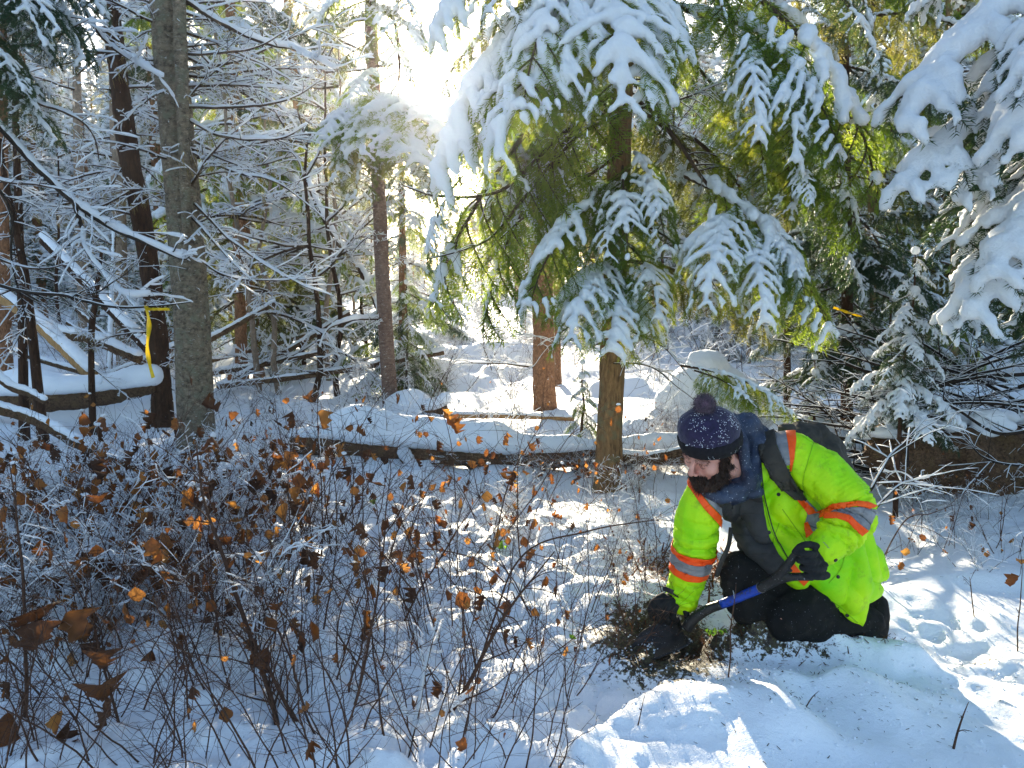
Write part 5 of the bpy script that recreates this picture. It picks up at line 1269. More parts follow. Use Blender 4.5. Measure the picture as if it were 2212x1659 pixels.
# ================================================================ the kneeling man
from mathutils.bvhtree import BVHTree
def cloth_mat(name, c1, c2, rough=0.7, sc=9, bumpd=0.0015, weave=900, dirt=None, sheen=0.0, spots=0.0):
    m, nt, out = mat(name); L = nt.links.new; c = coords(nt)
    n = noise_tex(nt, c, sc, 5, 0.6); col = ramp(nt, n, [(0.35, c1), (0.65, c2)])
    if dirt:
        f = ramp(nt, noise_tex(nt, c, 17, 6, 0.7), [(0.55, 0.0), (0.74, 0.6)])
        mx = nd(nt, 'ShaderNodeMix', data_type='RGBA'); L(f, mx.inputs[0]); L(col, mx.inputs[6]); mx.inputs[7].default_value = (*dirt, 1); col = mx.outputs[2]
    if spots:
        f = ramp(nt, noise_tex(nt, c, 120, 3, 0.75), [(0.66 - spots * 0.06, 0.0), (0.72 - spots * 0.06, 1.0)])
        mx = nd(nt, 'ShaderNodeMix', data_type='RGBA'); L(f, mx.inputs[0]); L(col, mx.inputs[6]); mx.inputs[7].default_value = (0.7, 0.72, 0.76, 1); col = mx.outputs[2]
    p = nd(nt, 'ShaderNodeBsdfPrincipled', Roughness=rough); L(col, p.inputs['Base Color']); p.inputs['Specular IOR Level'].default_value = 0.3
    p.inputs['Sheen Weight'].default_value = sheen
    b = bump(nt, noise_tex(nt, c, weave, 2), 0.25, bumpd * 0.5); b = bump(nt, noise_tex(nt, c, 38, 4, 0.6), 0.35, bumpd * 4, b); L(b, p.inputs['Normal'])
    L(p.outputs[0], out.inputs[0]); return m
M_LIME = cloth_mat('lime cloth', (0.21, 0.66, 0.0), (0.58, 0.84, 0.003), 0.6, 3.2, dirt=(0.10, 0.2, 0.02))
M_ORANGE = cloth_mat('orange tape', (0.95, 0.075, 0.003), (1.0, 0.12, 0.006), 0.5)
M_GREYT = cloth_mat('grey reflective tape', (0.17, 0.165, 0.17), (0.28, 0.27, 0.27), 0.35, 20)
M_CHAR = cloth_mat('charcoal cloth', (0.028, 0.027, 0.027), (0.055, 0.052, 0.05), 0.75)
M_HOOD = cloth_mat('dark blue hood cloth', (0.018, 0.024, 0.045), (0.045, 0.06, 0.10), 0.55, 14, spots=0.35)
M_BLACK = cloth_mat('black cloth', (0.004, 0.004, 0.004), (0.010, 0.009, 0.008), 0.9, spots=-0.3, dirt=(0.04, 0.03, 0.022))
M_GLOVE = cloth_mat('black knit glove', (0.008, 0.008, 0.009), (0.02, 0.019, 0.019), 0.85, 30, 0.002)
M_PACK = cloth_mat('dark olive pack cloth', (0.022, 0.019, 0.015), (0.05, 0.042, 0.032), 0.7, dirt=(0.08, 0.06, 0.04))
M_SEAM = cloth_mat('seam', (0.2, 0.42, 0.01), (0.26, 0.5, 0.01), 0.8)
M_NAVY = cloth_mat('purple knit', (0.011, 0.008, 0.030), (0.024, 0.016, 0.055), 0.9, 60, 0.003, 320, sheen=0.2)
M_CUFFK = cloth_mat('black knit', (0.006, 0.005, 0.007), (0.014, 0.012, 0.015), 0.9, 60, 0.003, 320)
M_HAIR = cloth_mat('beard hair', (0.016, 0.008, 0.005), (0.05, 0.022, 0.012), 0.5, 60)
M_METALK = cloth_mat('worn black steel', (0.012, 0.011, 0.011), (0.035, 0.03, 0.028), 0.45, 30, spots=0.1)
m, nt, out = mat('skin'); p = nd(nt, 'ShaderNodeBsdfPrincipled', Roughness=0.5); c = coords(nt)
nt.links.new(ramp(nt, noise_tex(nt, c, 16, 4), [(0.35, (0.50, 0.20, 0.145)), (0.65, (0.66, 0.33, 0.25))]), p.inputs['Base Color'])
p.inputs['Subsurface Weight'].default_value = 0.12; p.inputs['Subsurface Radius'].default_value = (0.02, 0.008, 0.004); p.inputs['Subsurface Scale'].default_value = 0.5
nt.links.new(bump(nt, noise_tex(nt, c, 300, 3), 0.25, 0.001), p.inputs['Normal']); nt.links.new(p.outputs[0], out.inputs[0]); M_SKIN = m
m, nt, out = mat('blue shaft'); p = nd(nt, 'ShaderNodeBsdfPrincipled', Roughness=0.35); c = coords(nt)
nt.links.new(ramp(nt, noise_tex(nt, c, 40, 5, 0.7), [(0.36, (0.05, 0.05, 0.06)), (0.46, (0.008, 0.045, 0.34)), (0.7, (0.012, 0.07, 0.45))]), p.inputs['Base Color']); nt.links.new(p.outputs[0], out.inputs[0]); M_BLUE = m

def chain(pts): return np.array([at(p[0], p[1], p[2]) for p in pts]), [p[3] for p in pts]
pelv = at(1775, 1225, 3.25)
MAN = thing('person', (pelv[0], pelv[1], gz(pelv[0], pelv[1])), 'kneeling bearded man in a lime high visibility jacket and pompom hat, digging with a shovel', 'person')
MO = np.array(MAN.location)
def man_obj(name, mb_or_VF, m, parent=MAN, smooth_=True):
    if isinstance(mb_or_VF, tuple):
        mb = MB(); mb.add(mb_or_VF[0] - MO, mb_or_VF[1]); return mb.obj(name, m, parent, smooth_)
    mb_or_VF.V = [v - MO for v in mb_or_VF.V]; return mb_or_VF.obj(name, m, parent, smooth_)
# head frame
HS = 1.11
Uh = unit(vec(-0.27, -0.40, 0.87)); Fh = unit(vec(-0.74, -0.50, -0.46)); Fh = unit(Fh - Uh * np.dot(Fh, Uh)); Sh = np.cross(Uh, Fh)   # Sh points to his left (camera right/near side)
HC_ = at(1536, 976, 2.97)
def hl(f, s, u): return HC_ + HS * (Fh * f + Sh * s + Uh * u)
HR = np.stack([Fh, Sh, Uh], -1)
def hell(mb, f, s, u, rf, rs, ru): ell(mb, hl(f, s, u), np.array([rf, rs, ru]) * HS, HR)
# ---- body: one continuous figure under the clothes
mb = MB()
hell(mb, -0.005, 0, 0.03, 0.096, 0.077, 0.088); hell(mb, 0.028, 0, -0.035, 0.066, 0.058, 0.075); hell(mb, 0.055, 0, -0.088, 0.032, 0.034, 0.024)
for s in (-1, 1):
    hell(mb, 0.084, s * 0.030, 0.030, 0.014, 0.026, 0.009); hell(mb, 0.058, s * 0.040, -0.012, 0.030, 0.027, 0.032)
    hell(mb, 0.0765, s * 0.031, 0.009, 0.0125, 0.0145, 0.0115); hell(mb, 0.104, s * 0.012, -0.024, 0.010, 0.008, 0.008)
    hell(mb, -0.008, s * 0.080, -0.006, 0.019, 0.007, 0.031)
capsule(mb, [hl(0.092, 0, 0.022), hl(0.108, 0, 0.002), hl(0.116, 0, -0.016)], np.array([0.009, 0.0095, 0.0112]) * HS)
hell(mb, 0.090, 0, -0.052, 0.012, 0.023, 0.007); hell(mb, 0.086, 0, -0.064, 0.011, 0.018, 0.007)
neck0 = hl(-0.02, 0, -0.06); nb_ = at(1640, 1035, 3.13)
capsule(mb, [neck0, (neck0 + nb_) / 2, nb_], [0.062, 0.06, 0.075])
ARM_R = [(1535, 1040, 3.05, .082), (1508, 1110, 3.04, .091), (1500, 1180, 3.06, .090), (1484, 1245, 3.09, .079), (1474, 1292, 3.12, .065)]
ARM_L = [(1712, 990, 3.06, .095), (1778, 1025, 2.99, .100), (1832, 1080, 2.91, .096), (1842, 1112, 2.88, .088), (1812, 1152, 2.84, .080), (1782, 1184, 2.82, .062)]
TORSO = [(1790, 1235, 3.22, .19), (1745, 1160, 3.19, .19), (1690, 1085, 3.16, .185), (1650, 1040, 3.18, .14)]
for ch, f in ((ARM_R, .5), (ARM_L, .5), (TORSO, .72)):
    P, rr = chain(ch); capsule(mb, P, np.array(rr) * f, 0.4)
for ch in ([(1650, 1040, 3.13, .09), (1535, 1040, 3.03, .05)], [(1650, 1030, 3.13, .09), (1712, 990, 3.06, .06)], [(1790, 1240, 3.22, .1), (1690, 1340, 2.97, .06), (1850, 1350, 3.12, .05), (1895, 1375, 3.2, .045)], [(1750, 1240, 3.22, .1), (1600, 1245, 3.03, .04), (1650, 1320, 3.15, .04)],
           [(1474, 1292, 3.12, .03), (1445, 1310, 3.13, .028)], [(1782, 1184, 2.82, .03), (1765, 1205, 2.81, .028)]):
    P, rr = chain(ch); capsule(mb, P, rr, 0.4)
V, F, N = remesh(mb, 0.0049, 2); body = man_obj('body', (V, F), M_SKIN)
hv, hf, hn = V, F, N
# ---- trousers
mb = MB()
for ch in ([(1775, 1235, 3.24, .17), (1765, 1275, 3.12, .14), (1700, 1335, 2.99, .098)], [(1700, 1335, 2.99, .098), (1790, 1350, 3.05, .085), (1870, 1350, 3.12, .085)], [(1868, 1310, 3.2, .075), (1872, 1370, 3.1, .065)],
           [(1740, 1245, 3.22, .14), (1600, 1238, 3.04, .092)], [(1600, 1238, 3.04, .090), (1606, 1300, 3.04, .085), (1640, 1340, 3.10, .085)], [(1640, 1300, 3.08, .10), (1760, 1330, 3.05, .10)]):
    P, rr = chain(ch); capsule(mb, P, rr, 0.3)
V, F, N = remesh(mb, 0.009, 5); V = V + N * (0.010 * fbm(V * vec(1, 1, 1.6), 11, 4, 3) - 0.006 * np.abs(noise(V, 26, 8)))[:, None]
man_obj('trousers', (V, F), M_BLACK)
mb = MB()
for ch in ([(1862, 1368, 3.06, .050), (1888, 1376, 3.09, .052), (1893, 1335, 3.14, .056), (1890, 1310, 3.18, .058)],):
    P, rr = chain(ch); capsule(mb, P, rr, 0.3)
V, F, N = remesh(mb, 0.006, 3); man_obj('boot', (V + N * (0.003 * noise(V, 30, 3))[:, None], F), M_BLACK)
# ---- jacket
mb = MB()
for ch in (ARM_R, ARM_L, TORSO, [(1650, 1080, 3.16, .13), (1590, 1085, 3.13, .075), (1535, 1060, 3.06, .075)], [(1650, 1020, 3.13, .14), (1712, 985, 3.06, .10)], [(1645, 1115, 3.12, .12), (1660, 1170, 3.08, .12), (1720, 1215, 3.08, .12)],
           [(1800, 1180, 3.15, .17), (1830, 1245, 3.12, .13), (1870, 1262, 3.12, .075)], [(1745, 1215, 3.06, .09), (1800, 1265, 3.04, .075), (1838, 1300, 3.02, .05)], [(1830, 1240, 3.08, .10), (1850, 1290, 3.04, .045), (1858, 1330, 3.02, .022), (1861, 1352, 3.01, .012)],
           [(1880, 1200, 3.15, .06), (1893, 1240, 3.14, .045)]):
    P, rr = chain(ch); capsule(mb, P, rr, 0.3)
# hanging front flap as a thick cloth panel
def panel(mb, poly, Y0, thick=0.03):
    A = [at(x, y, Y0 + d) for (x, y, d) in poly]; B = [a + vec(0, thick, 0) for a in A]; n = len(A)
    c0 = sum(A) / n; c1 = sum(B) / n; V = np.array(A + B + [c0, c1]); F = []
    for i in range(n):
        j = (i + 1) % n; F += [(i, j, 2 * n), (n + j, n + i, 2 * n + 1), (i, n + i, n + j), (i, n + j, j)]
    mb.add(V, np.array(F))
panel(mb, [(1700, 1205, 0.0), (1742, 1258, 0), (1795, 1310, -.01), (1862, 1363, 0.0), (1868, 1305, 0), (1905, 1272, .06), (1890, 1200, .05), (1800, 1170, 0)], 3.0, 0.035)
V, F, N = remesh(mb, 0.0062, 5)
def near_chain(V, ch):
    P, rr = chain(ch); P = spline(P, 40); d = np.linalg.norm(V[:, None, :] - P[None], axis=2); k = d.argmin(1); return d[np.arange(len(V)), k], k / 39.0, P
def folds(V, N):
    dR, tR, PR = near_chain(V, ARM_R); dL, tL, PL = near_chain(V, ARM_L)
    w = 0.005 * fbm(V, 9, 3, 3)
    # creases run round the sleeves at elbow and cuff
    q = noise(V, 6, 15); q2 = noise(V, 12, 19)
    cr = np.abs(np.sin((tR * 34 + 3.2 * q + 1.2 * q2))) ** 0.5; w = w + np.where(dR < 0.13, (cr - 0.7) * 0.024 * smooth(0.15, 0.4, tR) * (0.5 + 0.7 * (q2 > 0)), 0)
    cr = np.abs(np.sin((tL * 30 + 3.5 * q + 1.0 * q2))) ** 0.5; w = w + np.where(dL < 0.14, (cr - 0.7) * 0.026 * (0.25 + smooth(0.3, 0.5, tL)) * smooth(1.0, .8, tL), 0)
    body_ = (dR > 0.12) & (dL > 0.13)
    s = V @ unit(vec(0.9, 0.1, 0.6)); cr = np.abs(np.sin(s * 26 + 3.0 * noise(V, 5, 25) + 1.0 * q2)) ** 0.6; w = w + np.where(body_, (cr - 0.7) * 0.024, 0)
    return V + N * w[:, None]
V = folds(V, N)
jacket = man_obj('jacket', (V, F), M_LIME)
me = bpy.data.meshes.new('tmpj'); me.from_pydata(V.tolist(), [], F.tolist()); me.update(); jn = np.empty(len(V) * 3); me.vertices.foreach_get('normal', jn); JN = jn.reshape(-1, 3); bpy.data.meshes.remove(me)
JV, JF = V, F
bvh = BVHTree.FromPolygons([tuple(v) for v in JV], [tuple(f) for f in JF])
def hit(px, py, tree=None):
    d = ray(px, py); h = (tree or bvh).ray_cast(Vector(CAMP), Vector(d)); return (np.array(h[0]), np.array(h[1])) if h[0] is not None else (None, None)
def cut(planes, keepmask, off, name, mt, parent=None, thick=0.003):
    """piece of the jacket surface between cutting planes, laid a little proud of it"""
    fk = keepmask[JF].all(1); F = JF[fk]
    bm = bmesh.new(); used = np.unique(F); mp = {int(u): bm.verts.new(JV[u] + JN[u] * off) for u in used}
    for f in F:
        try: bm.faces.new([mp[int(i)] for i in f])
        except ValueError: pass
    pieces = planes if isinstance(planes[0], list) else [planes]
    out = MB()
    for pl in pieces:
        b2 = bm.copy()
        for (co, no) in pl:
            bmesh.ops.bisect_plane(b2, geom=b2.verts[:] + b2.edges[:] + b2.faces[:], plane_co=Vector(co), plane_no=Vector(no), clear_outer=True)
        b2.verts.ensure_lookup_table(); b2.normal_update()
        if len(b2.faces):
            bmesh.ops.triangulate(b2, faces=b2.faces[:]); b2.verts.index_update()
            out.add([v.co[:] for v in b2.verts], [[v.index for v in f.verts] for f in b2.faces])
        b2.free()
    bm.free()
    if not out.n: print('empty cut', name); return None
    o = man_obj(name, out, mt, parent or MAN); md = o.modifiers.new('thick', 'SOLIDIFY'); md.thickness = thick; md.offset = 1
    return o
def camplane(a, b, inside):
    """plane through the camera and photo points a,b with `inside` kept"""
    n = np.cross(ray(*a), ray(*b)); n = unit(n)
    if np.dot(n, ray(*inside)) > 0: n = -n
    return (CAMP, n)
def face_mask(lim=0.0): 
    d = unit(CAMP - JV); return (JN * d).sum(1) > lim
def polymask(poly, pad=25):
    xs = [p[0] for p in poly]; ys = [p[1] for p in poly]; rel = JV - CAMP
    cy = rel[:, 1] * _cp - rel[:, 2] * _sp; cz = rel[:, 1] * _sp + rel[:, 2] * _cp
    px = 1106 + FP * rel[:, 0] / cy; py = 829.5 - FP * cz / cy
    return (px > min(xs) - pad) & (px < max(xs) + pad) & (py > min(ys) - pad) & (py < max(ys) + pad), px, py
def patch(name, strip, mt, off=0.004, thick=0.003, lim=-0.1, extra=None):
    """strip = [(left point, right point), ...] down the tape in photo units"""
    allp = [p for s in strip for p in s]; mk, _, _ = polymask(allp, 12); mk &= face_mask(lim)
    if extra is not None: mk &= extra
    pcs = []
    for (a, b), (c, d) in zip(strip[:-1], strip[1:]):
        ctr = ((a[0] + b[0] + c[0] + d[0]) / 4, (a[1] + b[1] + c[1] + d[1]) / 4)
        pcs.append([camplane(a, b, ctr), camplane(b, d, ctr), camplane(d, c, ctr), camplane(c, a, ctr)])
    return cut(pcs, mk, off, name, mt, None, thick)
dL, tL, _ = near_chain(JV, ARM_L); dR, tR, _ = near_chain(JV, ARM_R)
body_only = (dL > 0.105)
patch('placket', [((1557, 1070), (1645, 1056)), ((1560, 1108), (1650, 1110)), ((1581, 1153), (1662, 1160)), ((1605, 1200), (1680, 1195)), ((1648, 1251), (1700, 1218)), ((1662, 1262), (1712, 1232))], M_CHAR, 0.007, 0.006, -0.2)
patch('orange_tape', [((1479, 1008), (1488, 1002)), ((1487, 1050), (1498, 1046)), ((1520, 1098), (1533, 1090)), ((1552, 1132), (1566, 1124)), ((1565, 1150), (1578, 1140))], M_ORANGE, 0.006)
patch('grey_tape', [((1500, 1046), (1520, 1044)), ((1534, 1089), (1556, 1085)), ((1566, 1122), (1575, 1112))], M_GREYT, 0.005)
patch('grey_tape', [((1669, 918), (1694, 916)), ((1676, 955), (1702, 958)), ((1690, 990), (1706, 990)), ((1698, 1006), (1706, 1004))], M_GREYT, 0.005)
patch('orange_tape', [((1694, 916), (1717, 914)), ((1702, 955), (1720, 950)), ((1706, 990), (1716, 990)), ((1706, 1018), (1710, 1018))], M_ORANGE, 0.005)
patch('orange_tape', [((1716, 1074), (1733, 1076)), ((1736, 1098), (1748, 1090)), ((1746, 1112), (1764, 1108))], M_ORANGE, 0.005, extra=body_only)
patch('grey_tape', [((1733, 1082), (1740, 1076)), ((1744, 1112), (1768, 1106)), ((1738, 1132), (1770, 1128)), ((1746, 1150), (1762, 1146))], M_GREYT, 0.004, extra=body_only)
patch('orange_tape', [((1737, 1130), (1745, 1126)), ((1738, 1145), (1750, 1140)), ((1742, 1162), (1756, 1150))], M_ORANGE, 0.006, extra=body_only)
patch('orange_tape', [((1700, 1222), (1716, 1218)), ((1716, 1244), (1732, 1238)), ((1736, 1266), (1750, 1250))], M_ORANGE, 0.008, extra=body_only)
def band(ch, t0, t1, name, mt, off, mask, tilt=None):
    P, _ = chain(ch); P = spline(P, 60); T = unit(np.gradient(P, axis=0))
    a = P[int(t0 * 59)]; b = P[int(t1 * 59)]; n = unit(T[int((t0 + t1) * 29.5)] + (tilt if tilt is not None else 0))
    return cut([(a, -n), (b, n)], mask, off, name, mt, None, 0.003)
mR = (dR < 0.125) & (tR > 0.3); mL = (dL < 0.125) & (tL > 0.25) & (tL < 0.9)
for (t0, t1, nm, mt_) in ((0.525, 0.565, 'orange_tape', M_ORANGE), (0.565, 0.655, 'grey_tape', M_GREYT), (0.655, 0.70, 'orange_tape', M_ORANGE)): band(ARM_R, t0, t1, nm, mt_, 0.004, mR)
tl_ = vec(-0.25, 0, 0.55) * -0.9
mE = (dL < 0.14)
patch('orange_tape', [((1742, 1098), (1744, 1114)), ((1762, 1106), (1762, 1122)), ((1778, 1100), (1782, 1114)), ((1800, 1088), (1802, 1101)), ((1850, 1082), (1850, 1093)), ((1874, 1084), (1870, 1095)), ((1895, 1092), (1878, 1100))], M_ORANGE, 0.008, extra=mE)
patch('grey_tape', [((1792, 1104), (1792, 1110)), ((1830, 1096), (1834, 1113)), ((1868, 1095), (1856, 1132)), ((1895, 1102), (1876, 1146))], M_GREYT, 0.006, extra=mE)
patch('orange_tape', [((1778, 1108), (1780, 1120)), ((1806, 1106), (1806, 1119)), ((1836, 1113), (1832, 1127)), ((1857, 1132), (1851, 1147)), ((1876, 1147), (1862, 1158))], M_ORANGE, 0.0075, extra=mE)
def seam(pts, r=0.0016, name='seam', mt=None, off=0.001):
    S = []
    for q in spline(np.array([(x, y, 0) for x, y in pts]), 26):
        h, n = hit(q[0], q[1])
        if h is not None: S.append(h + n * off)
    if len(S) > 4:
        mb = MB(); tube(mb, np.array(S), r, 4); return man_obj(name, mb, mt or M_SEAM)
for s in ([(1642, 1000), (1650, 1080), (1668, 1150), (1710, 1220)], [(1765, 935), (1750, 980), (1735, 1040), (1742, 1080)], [(1683, 1130), (1670, 1180), (1700, 1230)], [(1690, 1100), (1740, 1170)], [(1750, 1280), (1800, 1300), (1852, 1345)], [(1825, 1200), (1815, 1230), (1790, 1260)], [(1720, 925), (1745, 950), (1768, 960)]): seam(s)
seam([(1644, 1000), (1652, 1075), (1672, 1150), (1705, 1212)], 0.0022, 'zip', M_CHAR, 0.003)
for (x, y) in ((1682, 1068), (1661, 1150), (1810, 1246), (1805, 1210), (1757, 1272), (1830, 1329)):
    h, n = hit(x, y)
    if h is not None:
        mb = MB(); 
        for rr_, o_ in ((0.0075, 0.003), (0.004, 0.0045)):
            q = np.array(Vector(n).to_track_quat('Z', 'Y').to_matrix()); a = np.arange(12) * math.pi / 6
            ring = np.stack([rr_ * np.cos(a), rr_ * np.sin(a), 0 * a + o_], -1) @ q.T + h; low = np.stack([rr_ * np.cos(a), rr_ * np.sin(a), 0 * a - 0.002], -1) @ q.T + h
            i = np.arange(12); mb.add(np.vstack([ring, low]), np.stack([i, 12 + i, 12 + (i + 1) % 12, (i + 1) % 12], -1)); mb.F.append((np.arange(12)[None] + mb.n - 24, 0))
        man_obj('snap_button', mb, M_METALK, MAN, False)
# dark hood and collar
mb = MB()
ax = unit(hl(0, 0, 0) - at(1640, 1040, 3.12)); cN = at(1588, 1028, 3.08); E1 = unit(np.cross(ax, (0, 0, 1))); E2 = np.cross(ax, E1)
ring = [cN + 0.088 * (E1 * math.cos(t) + E2 * math.sin(t)) for t in np.linspace(0, 2 * math.pi, 24)]
capsule(mb, ring, 0.040, 0.3)
for (x, y, Y, r3) in ((1612, 925, 3.13, (.065, .075, .060)), (1632, 965, 3.12, (.055, .08, .085)), (1628, 1010, 3.06, (.040, .055, .085)), (1600, 1050, 3.01, (.075, .045, .045)), (1560, 1060, 3.02, (.075, .05, .030)), (1590, 1056, 2.98, (.07, .045, .032)), (1620, 1040, 2.97, (.035, .045, .05)), (1625, 1062, 2.99, (.05, .04, .03)), (1592, 985, 3.10, (.05, .06, .11)), (1640, 1050, 3.06, (.035, .05, .05))):
    ell(mb, at(x, y, Y), r3)
capsule(mb, [at(1506, 1046, 2.98), at(1530, 1066, 2.965), at(1560, 1076, 2.96), at(1600, 1070, 2.96)], [.018, .022, .027, .028], 0.3)
capsule(mb, [at(1584, 903, 3.10), at(1604, 960, 3.02), at(1614, 1020, 2.99), at(1618, 1062, 2.98)], [.022, .024, .025, .024], 0.3)
capsule(mb, [at(1590, 908, 3.12), at(1622, 905, 3.14), at(1648, 935, 3.14), at(1650, 985, 3.12), at(1636, 1050, 3.07)], [.026, .03, .03, .028, .026], 0.3)
V, F, N = remesh(mb, 0.0055, 3); V = V + N * (0.006 * fbm(V * vec(1.5, 1, .8), 16, 6, 3))[:, None]
man_obj('hood', (V, F), M_HOOD)
# ---- gloves, each with four fingers and a thumb
def glove(palm, fingers, thumb, cuff, name='glove'):
    mb = MB()
    for (c, r3, d) in palm:
        ell(mb, at(*c), r3, basis(d))
    for f in fingers: P, rr = chain(f); capsule(mb, spline(P, 10), interp(rr, 10), 0.35)
    P, rr = chain(thumb); capsule(mb, spline(P, 8), interp(rr, 8), 0.35); P, rr = chain(cuff); capsule(mb, P, rr, 0.35)
    V, F, N = remesh(mb, 0.0032, 1); V = V + N * (0.0012 * fbm(V, 60, 2, 2))[:, None]
    return man_obj(name, (V, F), M_GLOVE)
GB0 = (1728, 1186); GB1 = (1752, 1246)       # ends of the grip bar
fing = []
for k in range(4):
    u = 0.10 + 0.27 * k; bx = GB0[0] + (GB1[0] - GB0[0]) * u; by = GB0[1] + (GB1[1] - GB0[1]) * u; l = (1.0, 1.08, 1.02, 0.85)[k]
    fing.append([(bx + 36, by + 2, 2.80, .0145), (bx + 24, by + 5, 2.757, .0145), (bx + 4, by + 4, 2.742, .0138), (bx - 10 * l, by + 2, 2.760, .013), (bx - 8 * l, by - 2, 2.79, .011)])
glove([((1772, 1205, 2.805), (.052, .034, .046), vec(0.5, 0.2, 0.9)), ((1765, 1222, 2.80), (.034, .026, .034), vec(1, 0, 0))], fing,
      [(1768, 1182, 2.80, .015), (1748, 1176, 2.77, .0135), (1728, 1180, 2.755, .012), (1716, 1192, 2.76, .0105)], [(1782, 1190, 2.81, .040), (1790, 1175, 2.82, .042)])
fing = [[(1432, 1288, 3.080, .017), (1414, 1300, 3.065, .0165), (1406, 1318, 3.075, .0155), (1412, 1334, 3.095, .014)], [(1441, 1294, 3.070, .017), (1426, 1310, 3.055, .0165), (1420, 1328, 3.070, .0155), (1427, 1342, 3.090, .014)],
        [(1452, 1298, 3.070, .017), (1441, 1316, 3.055, .0165), (1437, 1333, 3.070, .0155), (1444, 1344, 3.090, .014)], [(1463, 1302, 3.075, .016), (1456, 1318, 3.065, .015), (1454, 1332, 3.080, .014), (1460, 1340, 3.095, .013)]]
glove([((1447, 1296, 3.105), (.050, .034, .030), vec(-0.7, 0, -0.6)), ((1432, 1300, 3.110), (.034, .03, .028), vec(-1, 0, -0.3))], fing,
      [(1470, 1306, 3.100, .015), (1482, 1322, 3.080, .0135), (1484, 1338, 3.080, .0115)], [(1466, 1292, 3.115, .042), (1476, 1282, 3.120, .043)])
mb = MB(); P, _ = chain([(1432, 1270, 3.080, 0), (1455, 1280, 3.055, 0), (1482, 1296, 3.070, 0)]); 
for dz in (-0.006, 0, 0.006): tube(mb, spline(P, 10) + vec(0, 0, dz), 0.005, 5)
man_obj('cuff_strap', mb, M_METALK)
# pale lettering patch on the glove cuff
mb = MB(); P, _ = chain([(1780, 1172, 2.765, 0), (1790, 1184, 2.765, 0), (1794, 1200, 2.775, 0)]); P = spline(P, 14)
for k in range(0, 13, 2): tube(mb, [P[k] + vec(-0.004, 0, 0.002), P[k] + vec(0.004, 0, -0.002)], 0.0011, 4)
man_obj('cuff_label', mb, M_GREYT)
# ---- hat
mb = MB()
prof = [(0.002, 0.104), (0.05, 0.108), (0.085, 0.103), (0.115, 0.085), (0.137, 0.055), (0.146, 0.018)]
def hat_ring(u, rr, n=48, cz=1.0):
    a = np.arange(n) * 2 * math.pi / n
    return np.array([hl(-0.008 + rr * 1.06 * math.cos(t), rr * 0.93 * math.sin(t), u + 0.010 + 0.24 * rr * math.cos(t) * cz) for t in a])
n = 48; pr = spline(np.array([(a, b, 0) for a, b in prof]), 22); V = np.concatenate([hat_ring(0.032 + q[0] * 0.95, max(q[1], 0.004)) for q in pr]); V2 = V - HC_
V = V + unit(V2) * (0.0035 * fbm(V, 20, 3, 3) + 0.0014 * np.tile(np.cos(np.arange(n) * 2 * math.pi / 3.0), 22))[:, None]
F = [(i * n + j, i * n + (j + 1) % n, (i + 1) * n + (j + 1) % n, (i + 1) * n + j) for i in range(21) for j in range(n)] 
mb.add(V, F); mb.F.append((np.array([[21 * n + j for j in range(n)]]), 0))
hat = man_obj('knit_hat', mb, M_NAVY)
mb = MB(); cp = [(0.018, 0.094), (0.014, 0.101), (0.022, 0.1075), (0.045, 0.112), (0.066, 0.111), (0.072, 0.106), (0.066, 0.102)]
pr = spline(np.array([(a, b, 0) for a, b in cp]), 16); V = np.concatenate([hat_ring(q[0], q[1], 96) for q in pr]); n = 96
V = V + unit(V - HC_) * (0.0016 * np.tile(np.cos(np.arange(n) * 2 * math.pi / 3.0), 16) + 0.002 * noise(V, 18, 8))[:, None]
mb.add(V, [(i * n + j, i * n + (j + 1) % n, (i + 1) * n + (j + 1) % n, (i + 1) * n + j) for i in range(15) for j in range(n)]); cuffo = man_obj('hat_cuff', mb, M_CUFFK, hat); 
r = rng(31)
mb = MB(); pc_ = hl(-0.01, 0, 0.205); ell(mb, pc_, (0.037,) * 3)
n = 2600; D = unit(r.randn(n, 3)); l = 0.040 + 0.007 * r.rand(n); Wd = unit(np.cross(D, r.randn(n, 3))) * 0.0011; B = pc_ + D * 0.02; T_ = pc_ + D * l[:, None] * 1.12 + r.randn(n, 3) * 0.004
mb.add(np.stack([B - Wd, B + Wd, T_], 1).reshape(-1, 3), np.arange(3 * n).reshape(-1, 3)); man_obj('pompom', mb, cloth_mat('pompom wool', (0.015, 0.009, 0.02), (0.13, 0.07, 0.10), 0.9, 40, sheen=0.3), hat)
# snow flecks on the crown, denser at the near side
hb = BVHTree.FromPolygons([tuple(v + MO) for v in np.array([v.co[:] for v in hat.data.vertices])], [tuple(p.vertices) for p in hat.data.polygons])
cb = BVHTree.FromPolygons([tuple(v + MO) for v in np.array([v.co[:] for v in cuffo.data.vertices])], [tuple(p.vertices) for p in cuffo.data.polygons])
C = []
for k in range(3000):
    d = unit(HR @ vec(r.randn() , r.randn(), 0.25 + abs(r.randn()) * 0.9)); st = hl(0, 0, 0.02) + d * 0.4
    for tr__ in (hb, cb):
        h = tr__.ray_cast(Vector(st), Vector(-d))
        if h[0] is not None:
            loc = np.array(h[0]); dens = noise(loc[None], 24, 7)[0] * 1.0 + 0.55 * np.dot(d, Sh) + 0.35 * np.dot(d, Uh) - 0.25
            if r.rand() < dens * (1.0 if tr__ is hb else 0.5): C.append(loc)
            break
mb = MB(); C = np.array(C); print('flecks', len(C)); balls(mb, C, 0.0009 + 0.0013 * r.rand(len(C)) ** 2, 0, _sphere_tpl(4, 3)); fl = man_obj('snow_flecks', mb, M_SNOWG, hat); fl['kind'] = 'stuff'
